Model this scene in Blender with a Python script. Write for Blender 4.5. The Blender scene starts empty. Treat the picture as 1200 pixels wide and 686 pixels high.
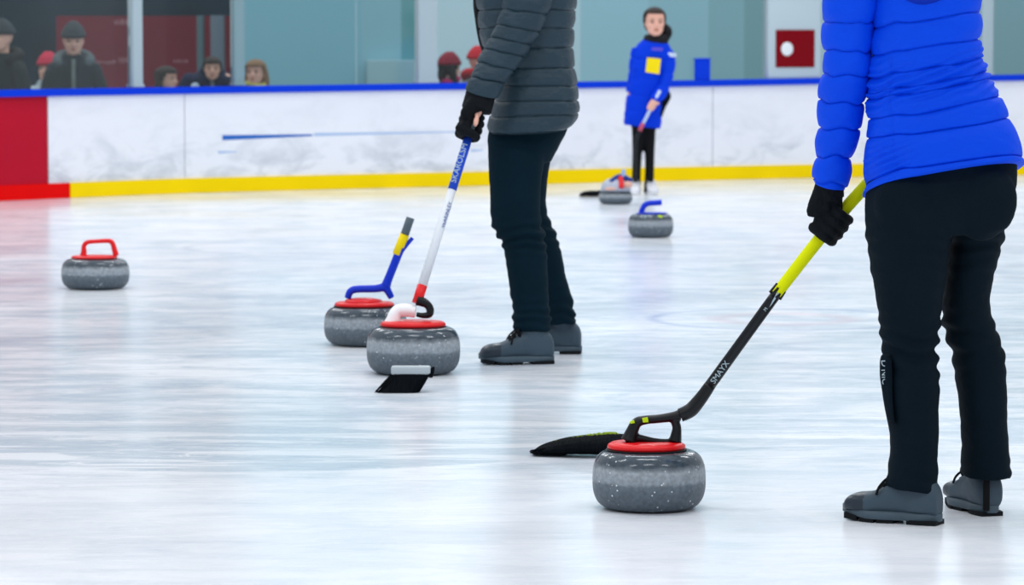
import bpy, bmesh, math, random
from mathutils import Vector, Matrix, noise
random.seed(7)
PI = math.pi
SC = bpy.context.scene
COL = SC.collection
V = Vector

# ------------------------------------------------------------------ camera
FPX = 4000.0
PITCH = math.atan(298/FPX)
CP, SP = math.cos(PITCH), math.sin(PITCH)
EYE = V((0, 0, 1.2))
cam_data = bpy.data.cameras.new('camera')
cam = bpy.data.objects.new('camera', cam_data)
COL.objects.link(cam)
cam.location = EYE
cam.rotation_euler = (PI/2 - PITCH, 0, 0)
cam_data.sensor_width = 36
cam_data.lens = 36*FPX/1200
cam_data.clip_end = 200
cam_data.dof.use_dof = True
cam_data.dof.focus_distance = 9.2
cam_data.dof.aperture_fstop = 8
SC.camera = cam

def ray(px, py):
    u = (px-600)/FPX; v = (343-py)/FPX
    return V((u, CP+v*SP, -SP+v*CP))
def W(px, py, Y):
    """point seen at photo pixel (px,py) on the upright plane y = Y"""
    r = ray(px, py)
    return EYE + r*(Y/r.y)
def G(px, py):
    """point of the ice seen at photo pixel"""
    r = ray(px, py)
    return EYE + r*(-1.2/r.z)

# --------------------------------------------------------------- materials
def srgb(r, g, b):
    f = lambda c: (c/255/12.92) if c/255 <= .04045 else ((c/255+.055)/1.055)**2.4
    return (f(r), f(g), f(b), 1)

def mat(name, col, rough=.6, metal=0, bump=0, bscale=60, var=0, vscale=8, spec=.18, stretch=(1, 1, 1), coat=0, sheen=0):
    m = bpy.data.materials.new(name); m.use_nodes = True
    nt = m.node_tree; b = nt.nodes['Principled BSDF']
    b.inputs['Base Color'].default_value = col
    b.inputs['Roughness'].default_value = rough
    b.inputs['Metallic'].default_value = metal
    b.inputs['Specular IOR Level'].default_value = spec
    if coat: b.inputs['Coat Weight'].default_value = coat
    if sheen: b.inputs['Sheen Weight'].default_value = sheen
    tc = nt.nodes.new('ShaderNodeTexCoord'); mp = nt.nodes.new('ShaderNodeMapping')
    mp.inputs['Scale'].default_value = stretch
    nt.links.new(tc.outputs['Object'], mp.inputs['Vector'])
    if var:
        n = nt.nodes.new('ShaderNodeTexNoise'); n.inputs['Scale'].default_value = vscale; n.inputs['Detail'].default_value = 4
        nt.links.new(mp.outputs[0], n.inputs['Vector'])
        mx = nt.nodes.new('ShaderNodeMix'); mx.data_type = 'RGBA'
        mx.inputs[6].default_value = tuple(c*(1-var) for c in col[:3])+(1,)
        mx.inputs[7].default_value = tuple(min(1, c*(1+var)) for c in col[:3])+(1,)
        nt.links.new(n.outputs['Fac'], mx.inputs[0]); nt.links.new(mx.outputs[2], b.inputs['Base Color'])
    if bump:
        n = nt.nodes.new('ShaderNodeTexNoise'); n.inputs['Scale'].default_value = bscale; n.inputs['Detail'].default_value = 5
        nt.links.new(mp.outputs[0], n.inputs['Vector'])
        bp = nt.nodes.new('ShaderNodeBump'); bp.inputs['Strength'].default_value = bump; bp.inputs['Distance'].default_value = .01
        nt.links.new(n.outputs['Fac'], bp.inputs['Height']); nt.links.new(bp.outputs[0], b.inputs['Normal'])
    return m

M = {}
M['blue_jacket'] = mat('blue_nylon', srgb(0, 72, 226), 0.6, bump=.45, bscale=26, stretch=(1, 1, 2), var=.05, vscale=5, spec=.1)
M['hood_blue'] = mat('hood_blue', srgb(2, 44, 170), .6, bump=.1, bscale=50, spec=.12)
M['dark_jacket'] = mat('slate_nylon', srgb(32, 54, 66), 0.5, bump=.6, bscale=28, stretch=(1, 1, 2), var=.14, vscale=6, spec=.3)
M['zip_dark'] = mat('zip_dark', srgb(14, 20, 26), .5)
M['black_pants'] = mat('softshell_black', srgb(8, 22, 31), .8, bump=.25, bscale=45, var=.2, vscale=9, spec=.07)
M['slate_pants'] = mat('softshell_slate', srgb(8, 30, 41), .8, bump=.25, bscale=45, var=.2, vscale=9, spec=.06)
M['glove'] = mat('glove_black', srgb(11, 16, 21), .8, bump=.5, bscale=90, spec=.15)
M['glove_grey'] = mat('glove_panel', srgb(40, 48, 55), .7, bump=.4, bscale=120)
M['skin'] = mat('skin', srgb(232, 178, 158), .5, var=.06, vscale=20)
M['boot'] = mat('boot_rubber', srgb(62, 78, 90), .5, bump=.15, bscale=40, var=.15, vscale=15)
M['boot_toe'] = mat('boot_toe', srgb(44, 54, 64), .28, var=.1, vscale=30)
M['midsole'] = mat('midsole', srgb(72, 88, 99), .5, var=.2, vscale=30)
M['sole'] = mat('sole_black', srgb(16, 20, 24), .8)
M['lace'] = mat('lace_black', srgb(10, 12, 15), .8)
M['white_shoe'] = mat('shoe_white', srgb(228, 230, 236), .5)
M['hair_dark'] = mat('hair_dark', srgb(52, 42, 40), .55, bump=.5, bscale=60, stretch=(6, 6, .5))
M['hair_black'] = mat('hair_black', srgb(18, 18, 24), .55, bump=.5, bscale=60)
M['hair_blond'] = mat('hair_blond', srgb(140, 108, 82), .55, bump=.5, bscale=60, stretch=(6, 6, .5), var=.3)
M['eye'] = mat('eye_dark', srgb(35, 28, 28), .25)
M['brow'] = mat('brow', srgb(60, 45, 40), .7)
M['lip'] = mat('lip', srgb(170, 88, 84), .5)
M['plastic_red'] = mat('plastic_red', srgb(222, 12, 22), .35, spec=.35)
M['plastic_black'] = mat('plastic_black', srgb(8, 13, 18), .35, spec=.28)
M['shaft_black'] = mat('shaft_black', srgb(9, 15, 21), .35, spec=.28)
M['shaft_yellow'] = mat('shaft_yellow', srgb(222, 230, 0), .5, spec=.1)
M['lime'] = mat('lime', srgb(190, 224, 10), .5)
M['plastic_blue'] = mat('plastic_blue', srgb(4, 50, 200), .4, spec=.25)
M['plastic_white'] = mat('plastic_white', srgb(246, 248, 250), .5)
M['shaft_white'] = mat('shaft_white', srgb(222, 228, 234), .35)
M['shaft_blue'] = mat('shaft_blue', srgb(28, 74, 196), .35)
M['grip_grey'] = mat('grip_grey', srgb(92, 106, 116), .6)
M['letter_pale'] = mat('lettering_pale', srgb(170, 190, 200), .6)
M['letter_blue'] = mat('lettering_blue', srgb(50, 84, 160), .6)
M['bristle'] = mat('bristle_black', srgb(13, 17, 21), .9, bump=.8, bscale=30, stretch=(9, 1, 1), spec=.05, var=.85, vscale=22)
M['ferrule'] = mat('ferrule_grey', srgb(172, 182, 188), .4)
M['yellow_tag'] = mat('yellow_tag', srgb(250, 222, 8), .5)
M['purple'] = mat('purple_print', srgb(96, 84, 210), .6)
M['pale_band'] = mat('pale_band', srgb(196, 212, 232), .6)
M['peach'] = mat('peach', srgb(222, 176, 160), .5)
M['gasket'] = mat('gasket_black', srgb(22, 20, 24), .5)

def granite():
    """polished top, pale striking band round the middle, duller lower part; graded by the stone's own height"""
    m = bpy.data.materials.new('granite'); m.use_nodes = True
    nt = m.node_tree; L = nt.links; b = nt.nodes['Principled BSDF']; N = nt.nodes.new
    tc = N('ShaderNodeTexCoord')
    def noise_(sc, det):
        n = N('ShaderNodeTexNoise'); n.inputs['Scale'].default_value = sc; n.inputs['Detail'].default_value = det
        L.new(tc.outputs['Object'], n.inputs['Vector']); return n.outputs['Fac']
    sx = N('ShaderNodeSeparateXYZ'); L.new(tc.outputs['Generated'], sx.inputs[0])
    n1 = noise_(90, 6); n4 = noise_(30, 5)
    off = N('ShaderNodeMath'); off.operation = 'MULTIPLY_ADD'; off.inputs[1].default_value = .10
    L.new(n4, off.inputs[0]); L.new(sx.outputs[2], off.inputs[2])
    rp = N('ShaderNodeValToRGB'); e = rp.color_ramp.elements
    stops = [(.0, (70, 82, 92)), (.40, (86, 98, 108)), (.52, (100, 112, 121)), (.58, (142, 152, 160)), (.76, (152, 161, 168)), (.82, (104, 114, 122)), (.87, (64, 76, 86)), (1.0, (70, 82, 92))]
    e[0].position = stops[0][0]; e[0].color = srgb(*stops[0][1]); e[1].position = 1; e[1].color = srgb(*stops[-1][1])
    for p_, c_ in stops[1:-1]: k = e.new(p_); k.color = srgb(*c_)
    L.new(off.outputs[0], rp.inputs[0])
    ml = N('ShaderNodeMix'); ml.data_type = 'RGBA'; ml.blend_type = 'MULTIPLY'; ml.inputs[0].default_value = 1
    rn = N('ShaderNodeValToRGB'); rn.color_ramp.elements[0].position = .32; rn.color_ramp.elements[1].position = .68
    rn.color_ramp.elements[0].color = (.72, .72, .72, 1); rn.color_ramp.elements[1].color = (1.12, 1.12, 1.12, 1)
    L.new(n1, rn.inputs[0]); L.new(rp.outputs[0], ml.inputs[6]); L.new(rn.outputs[0], ml.inputs[7])
    n2 = N('ShaderNodeTexVoronoi'); n2.inputs['Scale'].default_value = 70; L.new(tc.outputs['Object'], n2.inputs['Vector'])
    r2 = N('ShaderNodeValToRGB'); r2.color_ramp.elements[0].position = .08; r2.color_ramp.elements[0].color = (1, 1, 1, 1); r2.color_ramp.elements[1].position = .2; r2.color_ramp.elements[1].color = (0, 0, 0, 1)
    L.new(n2.outputs['Distance'], r2.inputs[0])
    r3 = N('ShaderNodeValToRGB'); r3.color_ramp.elements[0].position = .50; r3.color_ramp.elements[1].position = .58; L.new(noise_(16, 3), r3.inputs[0])
    mu = N('ShaderNodeMath'); mu.operation = 'MULTIPLY'; L.new(r2.outputs[0], mu.inputs[0]); L.new(r3.outputs[0], mu.inputs[1])
    mx = N('ShaderNodeMix'); mx.data_type = 'RGBA'; mx.inputs[7].default_value = srgb(228, 234, 238)
    L.new(mu.outputs[0], mx.inputs[0]); L.new(ml.outputs[2], mx.inputs[6]); L.new(mx.outputs[2], b.inputs['Base Color'])
    rr = N('ShaderNodeValToRGB'); rr.color_ramp.elements[0].position = .78; rr.color_ramp.elements[0].color = (.55,)*3+(1,); rr.color_ramp.elements[1].position = .88; rr.color_ramp.elements[1].color = (.14,)*3+(1,)
    L.new(off.outputs[0], rr.inputs[0]); L.new(rr.outputs[0], b.inputs['Roughness'])
    bp = N('ShaderNodeBump'); bp.inputs['Strength'].default_value = .15; bp.inputs['Distance'].default_value = .003; L.new(n4, bp.inputs['Height']); L.new(bp.outputs[0], b.inputs['Normal'])
    b.inputs['Specular IOR Level'].default_value = .4
    return m
M['granite'] = granite()

# ----------------------------------------------------------------- helpers
WL = {}
def obj(name, bm, material, parent=None, loc=None, smooth=True):
    me = bpy.data.meshes.new(name)
    if isinstance(bm, bpy.types.Mesh):
        me = bm; me.name = name
    else:
        bmesh.ops.recalc_face_normals(bm, faces=bm.faces)
        bm.to_mesh(me); bm.free()
    base = WL[parent.name] if parent else (V(loc) if loc is not None else V((0, 0, 0)))
    me.transform(Matrix.Translation(-base))
    if smooth: me.polygons.foreach_set('use_smooth', [True]*len(me.polygons))
    mats = material if isinstance(material, (list, tuple)) else [material]
    if not (len(me.materials)):
        for m_ in mats: me.materials.append(m_)
    o = bpy.data.objects.new(name, me); COL.objects.link(o)
    if parent:
        o.parent = parent
    else:
        o.location = base
    WL[o.name] = base
    return o

def sharp(o, ang=35):
    """flat across hard edges, smooth elsewhere"""
    me = o.data
    bm = bmesh.new(); bm.from_mesh(me)
    for e in bm.edges:
        e.smooth = not (len(e.link_faces) == 2 and e.calc_face_angle(0) > math.radians(ang))
    bm.to_mesh(me); bm.free()
    return o

def thing(name, label, cat, loc, group=None):
    o = bpy.data.objects.new(name, None); COL.objects.link(o)
    o.empty_display_size = .1
    o.location = loc; WL[o.name] = V(loc)
    return tag(o, label, cat, group)
def tag(o, label, cat, group=None):
    o['label'] = label; o['category'] = cat
    if group: o['group'] = group
    return o
def struct(o):
    o['kind'] = 'structure'; return o

def cr(vals, t):
    """Catmull-Rom through rows of numbers, t in 0..1"""
    n = len(vals)-1
    x = min(max(t, 0), 1)*n
    i = min(int(x), n-1); f = x-i
    p1, p2 = vals[i], vals[i+1]
    p0 = vals[i-1] if i > 0 else [2*a-b for a, b in zip(p1, p2)]
    p3 = vals[i+2] if i+2 <= n else [2*b-a for a, b in zip(p1, p2)]
    return [.5*(2*b+(c-a)*f+(2*a-5*b+4*c-d)*f*f+(3*b-a-3*c+d)*f**3) for a, b, c, d in zip(p0, p1, p2, p3)]

def skin(bm, rings, cap=(True, True)):
    vs = [[bm.verts.new(p) for p in r] for r in rings]
    n = len(vs[0])
    for a, b in zip(vs, vs[1:]):
        for j in range(n):
            bm.faces.new((a[j], a[(j+1) % n], b[(j+1) % n], b[j]))
    if cap[0]: bm.faces.new(list(reversed(vs[0])))
    if cap[1]: bm.faces.new(vs[-1])
    return vs

def spw(x, e):
    return math.copysign(abs(x)**e, x)

def loft(bm, keys, Y0, n=40, segs=40, ex=2.2, mod=None, shrink=1.0, cap=(True, True), grow=0):
    """rings given by the photo pixels of their left and right edge on the plane Y0+dY; hd = half depth, tz = rise of the near edge"""
    rows = [list(k)+[0]*(7-len(k)) for k in keys]
    rings = []
    for i in range(n):
        t = i/(n-1)
        xl, yl, xr, yr, dY, hd, tz = cr(rows, t)
        Lp = W(xl, yl, Y0+dY); Rp = W(xr, yr, Y0+dY)
        c = (Lp+Rp)/2; a = (Rp-Lp)/2*shrink; b = V((0, -hd, tz))*shrink
        if grow:
            a = a*(1+grow/a.length); b = b*(1+grow/b.length)
        yc = (yl+yr)/2
        ring = []
        for j in range(segs):
            an = 2*PI*j/segs
            ce = spw(math.cos(an), 2/ex); se = spw(math.sin(an), 2/ex)
            d = a*ce+b*se
            p = c+d
            if mod: p = p+d.normalized()*mod(yc, an, p)
            ring.append(p)
        rings.append(ring)
    return skin(bm, rings, cap)

def frames(pts):
    out = []
    prev = None
    for i, p in enumerate(pts):
        t = (pts[min(i+1, len(pts)-1)]-pts[max(i-1, 0)]).normalized()
        if prev is None:
            a = t.cross(V((0, 0, 1)) if abs(t.z) < .9 else V((0, 1, 0))).normalized()
        else:
            a = (prev-t*prev.dot(t)).normalized()
        prev = a
        out.append((a, t.cross(a)))
    return out

def tube(bm, pts, radii, segs=14, n=None, cap=(True, True), flat=1.0, up=None):
    """round (or flattened) tube through points; radii scalar or list"""
    pts = [V(p) for p in pts]
    if not isinstance(radii, (list, tuple)): radii = [radii]*len(pts)
    if n:
        rows = [list(p)+[r] for p, r in zip(pts, radii)]
        s = [cr(rows, i/(n-1)) for i in range(n)]
        pts = [V(q[:3]) for q in s]; radii = [max(q[3], 1e-4) for q in s]
    fr = frames(pts)
    rings = []
    for i, (p, r) in enumerate(zip(pts, radii)):
        a, b = fr[i]
        if up is not None:
            t = a.cross(b)
            a = (V(up)-t*V(up).dot(t)).normalized(); b = t.cross(a)
        rings.append([p+a*math.cos(2*PI*j/segs)*r*flat+b*math.sin(2*PI*j/segs)*r for j in range(segs)])
    return skin(bm, rings, cap)

def limb(bm, pts, radii, segs=16, n=24):
    """tube with rounded ends"""
    pts = [V(p) for p in pts]
    d0 = (pts[0]-pts[1]).normalized(); d1 = (pts[-1]-pts[-2]).normalized()
    tube(bm, pts, radii, segs, n)
    ball(bm, pts[0], (radii[0]*.98,)*3); ball(bm, pts[-1], (radii[-1]*.98,)*3)

def ball(bm, c, r, u=14, v=8, M_=None):
    m = Matrix.Translation(c)
    if M_ is not None: m = m @ M_
    m = m @ Matrix.Diagonal((r[0], r[1], r[2], 1))
    return bmesh.ops.create_uvsphere(bm, u_segments=u, v_segments=v, radius=1, matrix=m)

def box(bm, c, s, rot=None, bev=0):
    m = Matrix.Translation(c)
    if rot is not None: m = m @ rot.to_4x4()
    r = bmesh.ops.create_cube(bm, size=1, matrix=m @ Matrix.Diagonal((s[0], s[1], s[2], 1)))
    if bev:
        es = list({e for v in r['verts'] for e in v.link_edges})
        bmesh.ops.bevel(bm, geom=es, offset=bev, segments=3, affect='EDGES', profile=.5)

def lathe(bm, prof, c, segs=64, cap=(False, False)):
    rings = [[V((c[0]+r*math.cos(2*PI*j/segs), c[1]+r*math.sin(2*PI*j/segs), c[2]+z)) for j in range(segs)] for r, z in prof]
    return skin(bm, rings, cap)

def union(bm, voxel, smooth=6, disp=None, fac=.5):
    me = bpy.data.meshes.new('union_source')
    bmesh.ops.recalc_face_normals(bm, faces=bm.faces)
    bm.to_mesh(me); bm.free()
    o = bpy.data.objects.new('union_source', me); COL.objects.link(o)
    r = o.modifiers.new('r', 'REMESH'); r.mode = 'VOXEL'; r.voxel_size = voxel
    if smooth:
        s = o.modifiers.new('s', 'SMOOTH'); s.factor = fac; s.iterations = smooth
    dg = bpy.context.evaluated_depsgraph_get()
    out = bpy.data.meshes.new_from_object(o.evaluated_get(dg))
    bpy.data.objects.remove(o); bpy.data.meshes.remove(me)
    if disp:
        ns = [v.normal.copy() for v in out.vertices]
        for v, nn in zip(out.vertices, ns):
            v.co = v.co+nn*disp(v.co, nn)
    out.materials.clear()
    return out

def wire_text(body, size, material, name, parent, o, xdir, ydir, depth=.0006):
    """flat lettering laid on a surface at point o, running along xdir"""
    cu = bpy.data.curves.new('lettering', 'FONT'); cu.body = body; cu.size = size; cu.extrude = depth; cu.resolution_u = 3
    t = bpy.data.objects.new('lettering', cu); COL.objects.link(t)
    dg = bpy.context.evaluated_depsgraph_get()
    me = bpy.data.meshes.new_from_object(t.evaluated_get(dg))
    bpy.data.objects.remove(t); bpy.data.curves.remove(cu)
    x = V(xdir).normalized(); y = V(ydir); y = (y-x*y.dot(x)).normalized(); z = x.cross(y)
    me.transform(Matrix(((x.x, y.x, z.x, o[0]), (x.y, y.y, z.y, o[1]), (x.z, y.z, z.z, o[2]), (0, 0, 0, 1))))
    me.materials.clear()
    return obj(name, me, material, parent, smooth=False)

def nz(p, s, sx=1, sy=1, sz=1, off=0):
    return noise.noise(V((p.x*s*sx+off, p.y*s*sy+off*.7, p.z*s*sz)))

def puffs(seams, amp, wav=2.0, wr=.0025, off=0, valley=.004, sig=1.3):
    """quilting profile between seam lines (given as photo rows)"""
    ss = sorted(seams)
    def f(yc, an, p):
        y = yc+wav*noise.noise(V((math.cos(an)*1.3+off, math.sin(an)*1.3, yc*.02)))
        lo, hi = None, None
        for s in ss:
            if s <= y: lo = s
            elif hi is None: hi = s
        if lo is None: lo = ss[0]-30
        if hi is None: hi = ss[-1]+30
        q = (y-lo)/(hi-lo)
        w = (hi-lo)/28.0
        d = amp*min(w, 1.15)*(math.sqrt(max(0, 4*q*(1-q)))-.5)
        near = min(y-lo, hi-y)
        d -= valley*math.exp(-(near/sig)**2)
        g = noise.noise(V((p.x*22+off, p.y*22, p.z*9+off)))
        d += wr*g*math.exp(-near/9)+wr*.6*noise.noise(V((p.x*14+p.z*10, p.y*14, p.z*26+off)))
        return d
    return f

# ----------------------------------------------------------------- body bits
HEADP = [(0.00, .10, .36, -.06), (.06, .19, .40, .0), (.15, .265, .41, .15), (.28, .305, .40, .30), (.42, .33, .385, .42),
         (.55, .345, .375, .47), (.70, .345, .385, .48), (.84, .295, .33, .42), (.94, .19, .20, .28), (1.0, .05, .05, .08)]
def head_rows(k=1.0, grow=0.0):
    return [(z, hw*k+grow, yf*k+grow, yb*k+grow) for z, hw, yf, yb in HEADP]
def head_ring(z, hw, yf, yb, H, Mx, segs=28):
    out = []
    for j in range(segs):
        an = 2*PI*j/segs
        c, s = math.cos(an), math.sin(an)
        cy = (yf-yb)/2; hy = (yf+yb)/2
        x = hw*spw(c, .9); y = cy+hy*spw(s, .9)
        out.append(Mx @ V((x*H, -y*H, z*H)))
    return out
def head(bm, Mx, H):
    """head with nose, ears, brow; local z up from the chin, face towards -y"""
    rows = head_rows()
    n = 26
    skin(bm, [head_ring(*cr(rows, i/(n-1)), H, Mx) for i in range(n)])
    pt = lambda x, y, z: Mx @ V((x*H, -y*H, z*H))
    tube(bm, [pt(0, .34, .56), pt(0, .42, .45), pt(0, .47, .37), pt(0, .36, .33)], [.03*H, .045*H, .062*H, .03*H], 10, 12)
    ball(bm, pt(0, .36, .215), (.12*H, .06*H, .05*H), M_=Mx.to_3x3().to_4x4())
    ball(bm, pt(0, .335, .06), (.1*H, .07*H, .07*H))
    for s in (-1, 1):
        ball(bm, pt(s*.345, -.03, .46), (.03*H, .07*H, .13*H), M_=Mx.to_3x3().to_4x4())
        ball(bm, pt(s*.15, .345, .58), (.12*H, .04*H, .035*H), M_=Mx.to_3x3().to_4x4())
        ball(bm, pt(s*.17, .30, .36), (.1*H, .08*H, .08*H))
def face(Mx, H, root):
    pt = lambda x, y, z: Mx @ V((x*H, -y*H, z*H))
    R = Mx.to_3x3().to_4x4()
    for s in (-1, 1):
        b = bmesh.new(); ball(b, pt(s*.145, .362, .50), (.06*H, .025*H, .028*H), M_=R); obj('eye', b, M['eye'], root)
        b = bmesh.new(); ball(b, pt(s*.15, .385, .60), (.085*H, .02*H, .014*H), M_=R); obj('eyebrow', b, M['brow'], root)
    b = bmesh.new(); ball(b, pt(0, .405, .215), (.095*H, .03*H, .03*H), M_=R); obj('mouth', b, M['lip'], root)
def hair(Mx, H, root, material, front=.74, side=.35, nape=.10, grow=.05, name='hair'):
    """cap of hair: the head's own rings grown, the face left open"""
    rows = head_rows(1.0, grow)
    bm = bmesh.new(); n = 30
    rings = [head_ring(*cr(rows, i/(n-1)), H, Mx) for i in range(n)]
    skin(bm, rings, (False, True))
    inv = Mx.inverted()
    kill = []
    for f in bm.faces:
        c = inv @ f.calc_center_median(); y = -c.y/H; z = c.z/H
        lim = front if y > .18 else (front-(front-side)*(.18-y)/.22 if y > -.04 else (side-(side-nape)*min(1, (-.04-y)/.2)))
        if z < lim: kill.append(f)
    bmesh.ops.delete(bm, geom=kill, context='FACES')
    o = obj(name, bm, material, root)
    s = o.modifiers.new('thick', 'SOLIDIFY'); s.thickness = .05*H; s.offset = 0
    return o
def beanie(Mx, H, root, material, low=.60, grow=.07, name='knit_hat'):
    rows = head_rows(1.0, grow)
    bm = bmesh.new(); n = 30
    rings = [head_ring(*cr(rows, i/(n-1)), H, Mx) for i in range(n) if i/(n-1) >= .63]
    up = (Mx.to_3x3() @ V((0, 0, 1))).normalized()
    nr = len(rings)
    rings = [[p+up*H*.16*(i/(nr-1))**1.3 for p in r] for i, r in enumerate(rings)]
    skin(bm, rings, (False, True))
    cen = sum(rings[0], V((0, 0, 0)))/len(rings[0])
    brim = [[cen+(p-cen)*s+up*dz*H for p in rings[0]] for s, dz in ((.97, -.07), (1.03, -.08), (1.05, 0), (1.03, .09), (.98, .10))]
    skin(bm, brim, (False, False))
    return obj(name, bm, material, root)

def fingers_relaxed(bm, w, d, n, s=1.0, thumb=1):
    """palm, four fingers, thumb; w wrist, d towards the fingers, n the palm side"""
    d = V(d).normalized(); n = V(n); n = (n-d*n.dot(d)).normalized(); sd = d.cross(n)*thumb
    rings = []
    for t, hw, ht in ((-.02, .027, .021), (.0, .029, .02), (.03, .038, .019), (.06, .043, .016), (.088, .042, .013)):
        c = w+d*t*s
        rings.append([c+sd*hw*s*math.cos(2*PI*j/16)+n*ht*s*math.sin(2*PI*j/16) for j in range(16)])
    skin(bm, rings)
    for k, (off, ln) in enumerate(((.031, .068), (.011, .078), (-.010, .073), (-.030, .057))):
        p = w+d*.08*s+sd*off*s
        pts = [p]; ang = .2
        for seg in range(3):
            ang += (.25, .45, .4)[seg]
            p = p+(d*math.cos(ang)+n*math.sin(ang))*ln*s*(.42, .33, .25)[seg]
            pts.append(p)
        limb(bm, pts, [.0095*s, .009*s, .0085*s, .0075*s], 10, 14)
    p = w+d*.022*s+sd*.028*s+n*.006*s
    limb(bm, [p, p+(d*.5+sd*.6+n*.3).normalized()*.035*s, p+(d*.5+sd*.6+n*.3).normalized()*.035*s+(d*.85+sd*.2+n*.4).normalized()*.032*s],
         [.014*s, .0115*s, .009*s], 10, 12)

def grip(bm, P, A, wrist, sr, fr=.0105, s=1.0, flip=1, thumb_end=1, tip=1.0, only=None, spread=.0215):
    """a hand closed round a shaft (through P along A, radius sr); wrist = where the forearm ends"""
    A = V(A).normalized()
    w = V(wrist)-P; n = (w-A*w.dot(A)).normalized(); m = A.cross(n)*flip
    R = sr+fr*.92
    if only != 'thumb':
        kn = P+n*(sr+.016*s)
        # palm, from the wrist to the knuckles
        rings = []
        q = V(wrist)
        side = A
        for t, hw, ht in ((-.15, .030, .024), (0, .032, .024), (.3, .037, .023), (.6, .043, .021), (.85, .045, .018), (1.0, .040, .013)):
            c = q.lerp(kn+m*.010*s, t)
            dirv = (kn-q).normalized()
            sd = (side-dirv*side.dot(dirv)).normalized(); nn = dirv.cross(sd)
            rings.append([c+sd*hw*s*math.cos(2*PI*j/18)+nn*ht*s*math.sin(2*PI*j/18) for j in range(18)])
        skin(bm, rings)
        for k in range(4):
            o = (k-1.5)*spread*s
            rr = fr*s*(.92, 1.0, 1.0, .86)[k]
            ext = (.95, 1.05, 1.0, .9)[k]
            pts = [P+A*o+n*(sr+.018*s)+m*.004*s]
            for an in (40, 78, 120, 165, 205, 240):
                a = math.radians(an*ext)
                bulge = 1.28 if an in (78,) else (1.12 if an in (40, 120) else 1.0)
                pts.append(P+A*o+(n*math.cos(a)+m*math.sin(a))*R*bulge)
            limb(bm, pts, [rr*1.15, rr*1.12, rr*1.12, rr, rr, rr*.95, rr*.85], 10, 22)
    if only != 'fingers':
        o = thumb_end*.030*s
        pts = []
        for an, k, f in ((20, o*.9, 1.9), (-35, o*1.1, 1.6), (-80, o*1.15, 1.25), (-120, o*1.0, 1.08)):
            a = math.radians(an)
            pts.append(P+A*k+(n*math.cos(a)+m*math.sin(a))*R*f)
        if tip < 1: 
            pts = pts[:3]
        limb(bm, pts, [.0145*s, .0135*s, .012*s, .010*s][:len(pts)], 10, 18)

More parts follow.
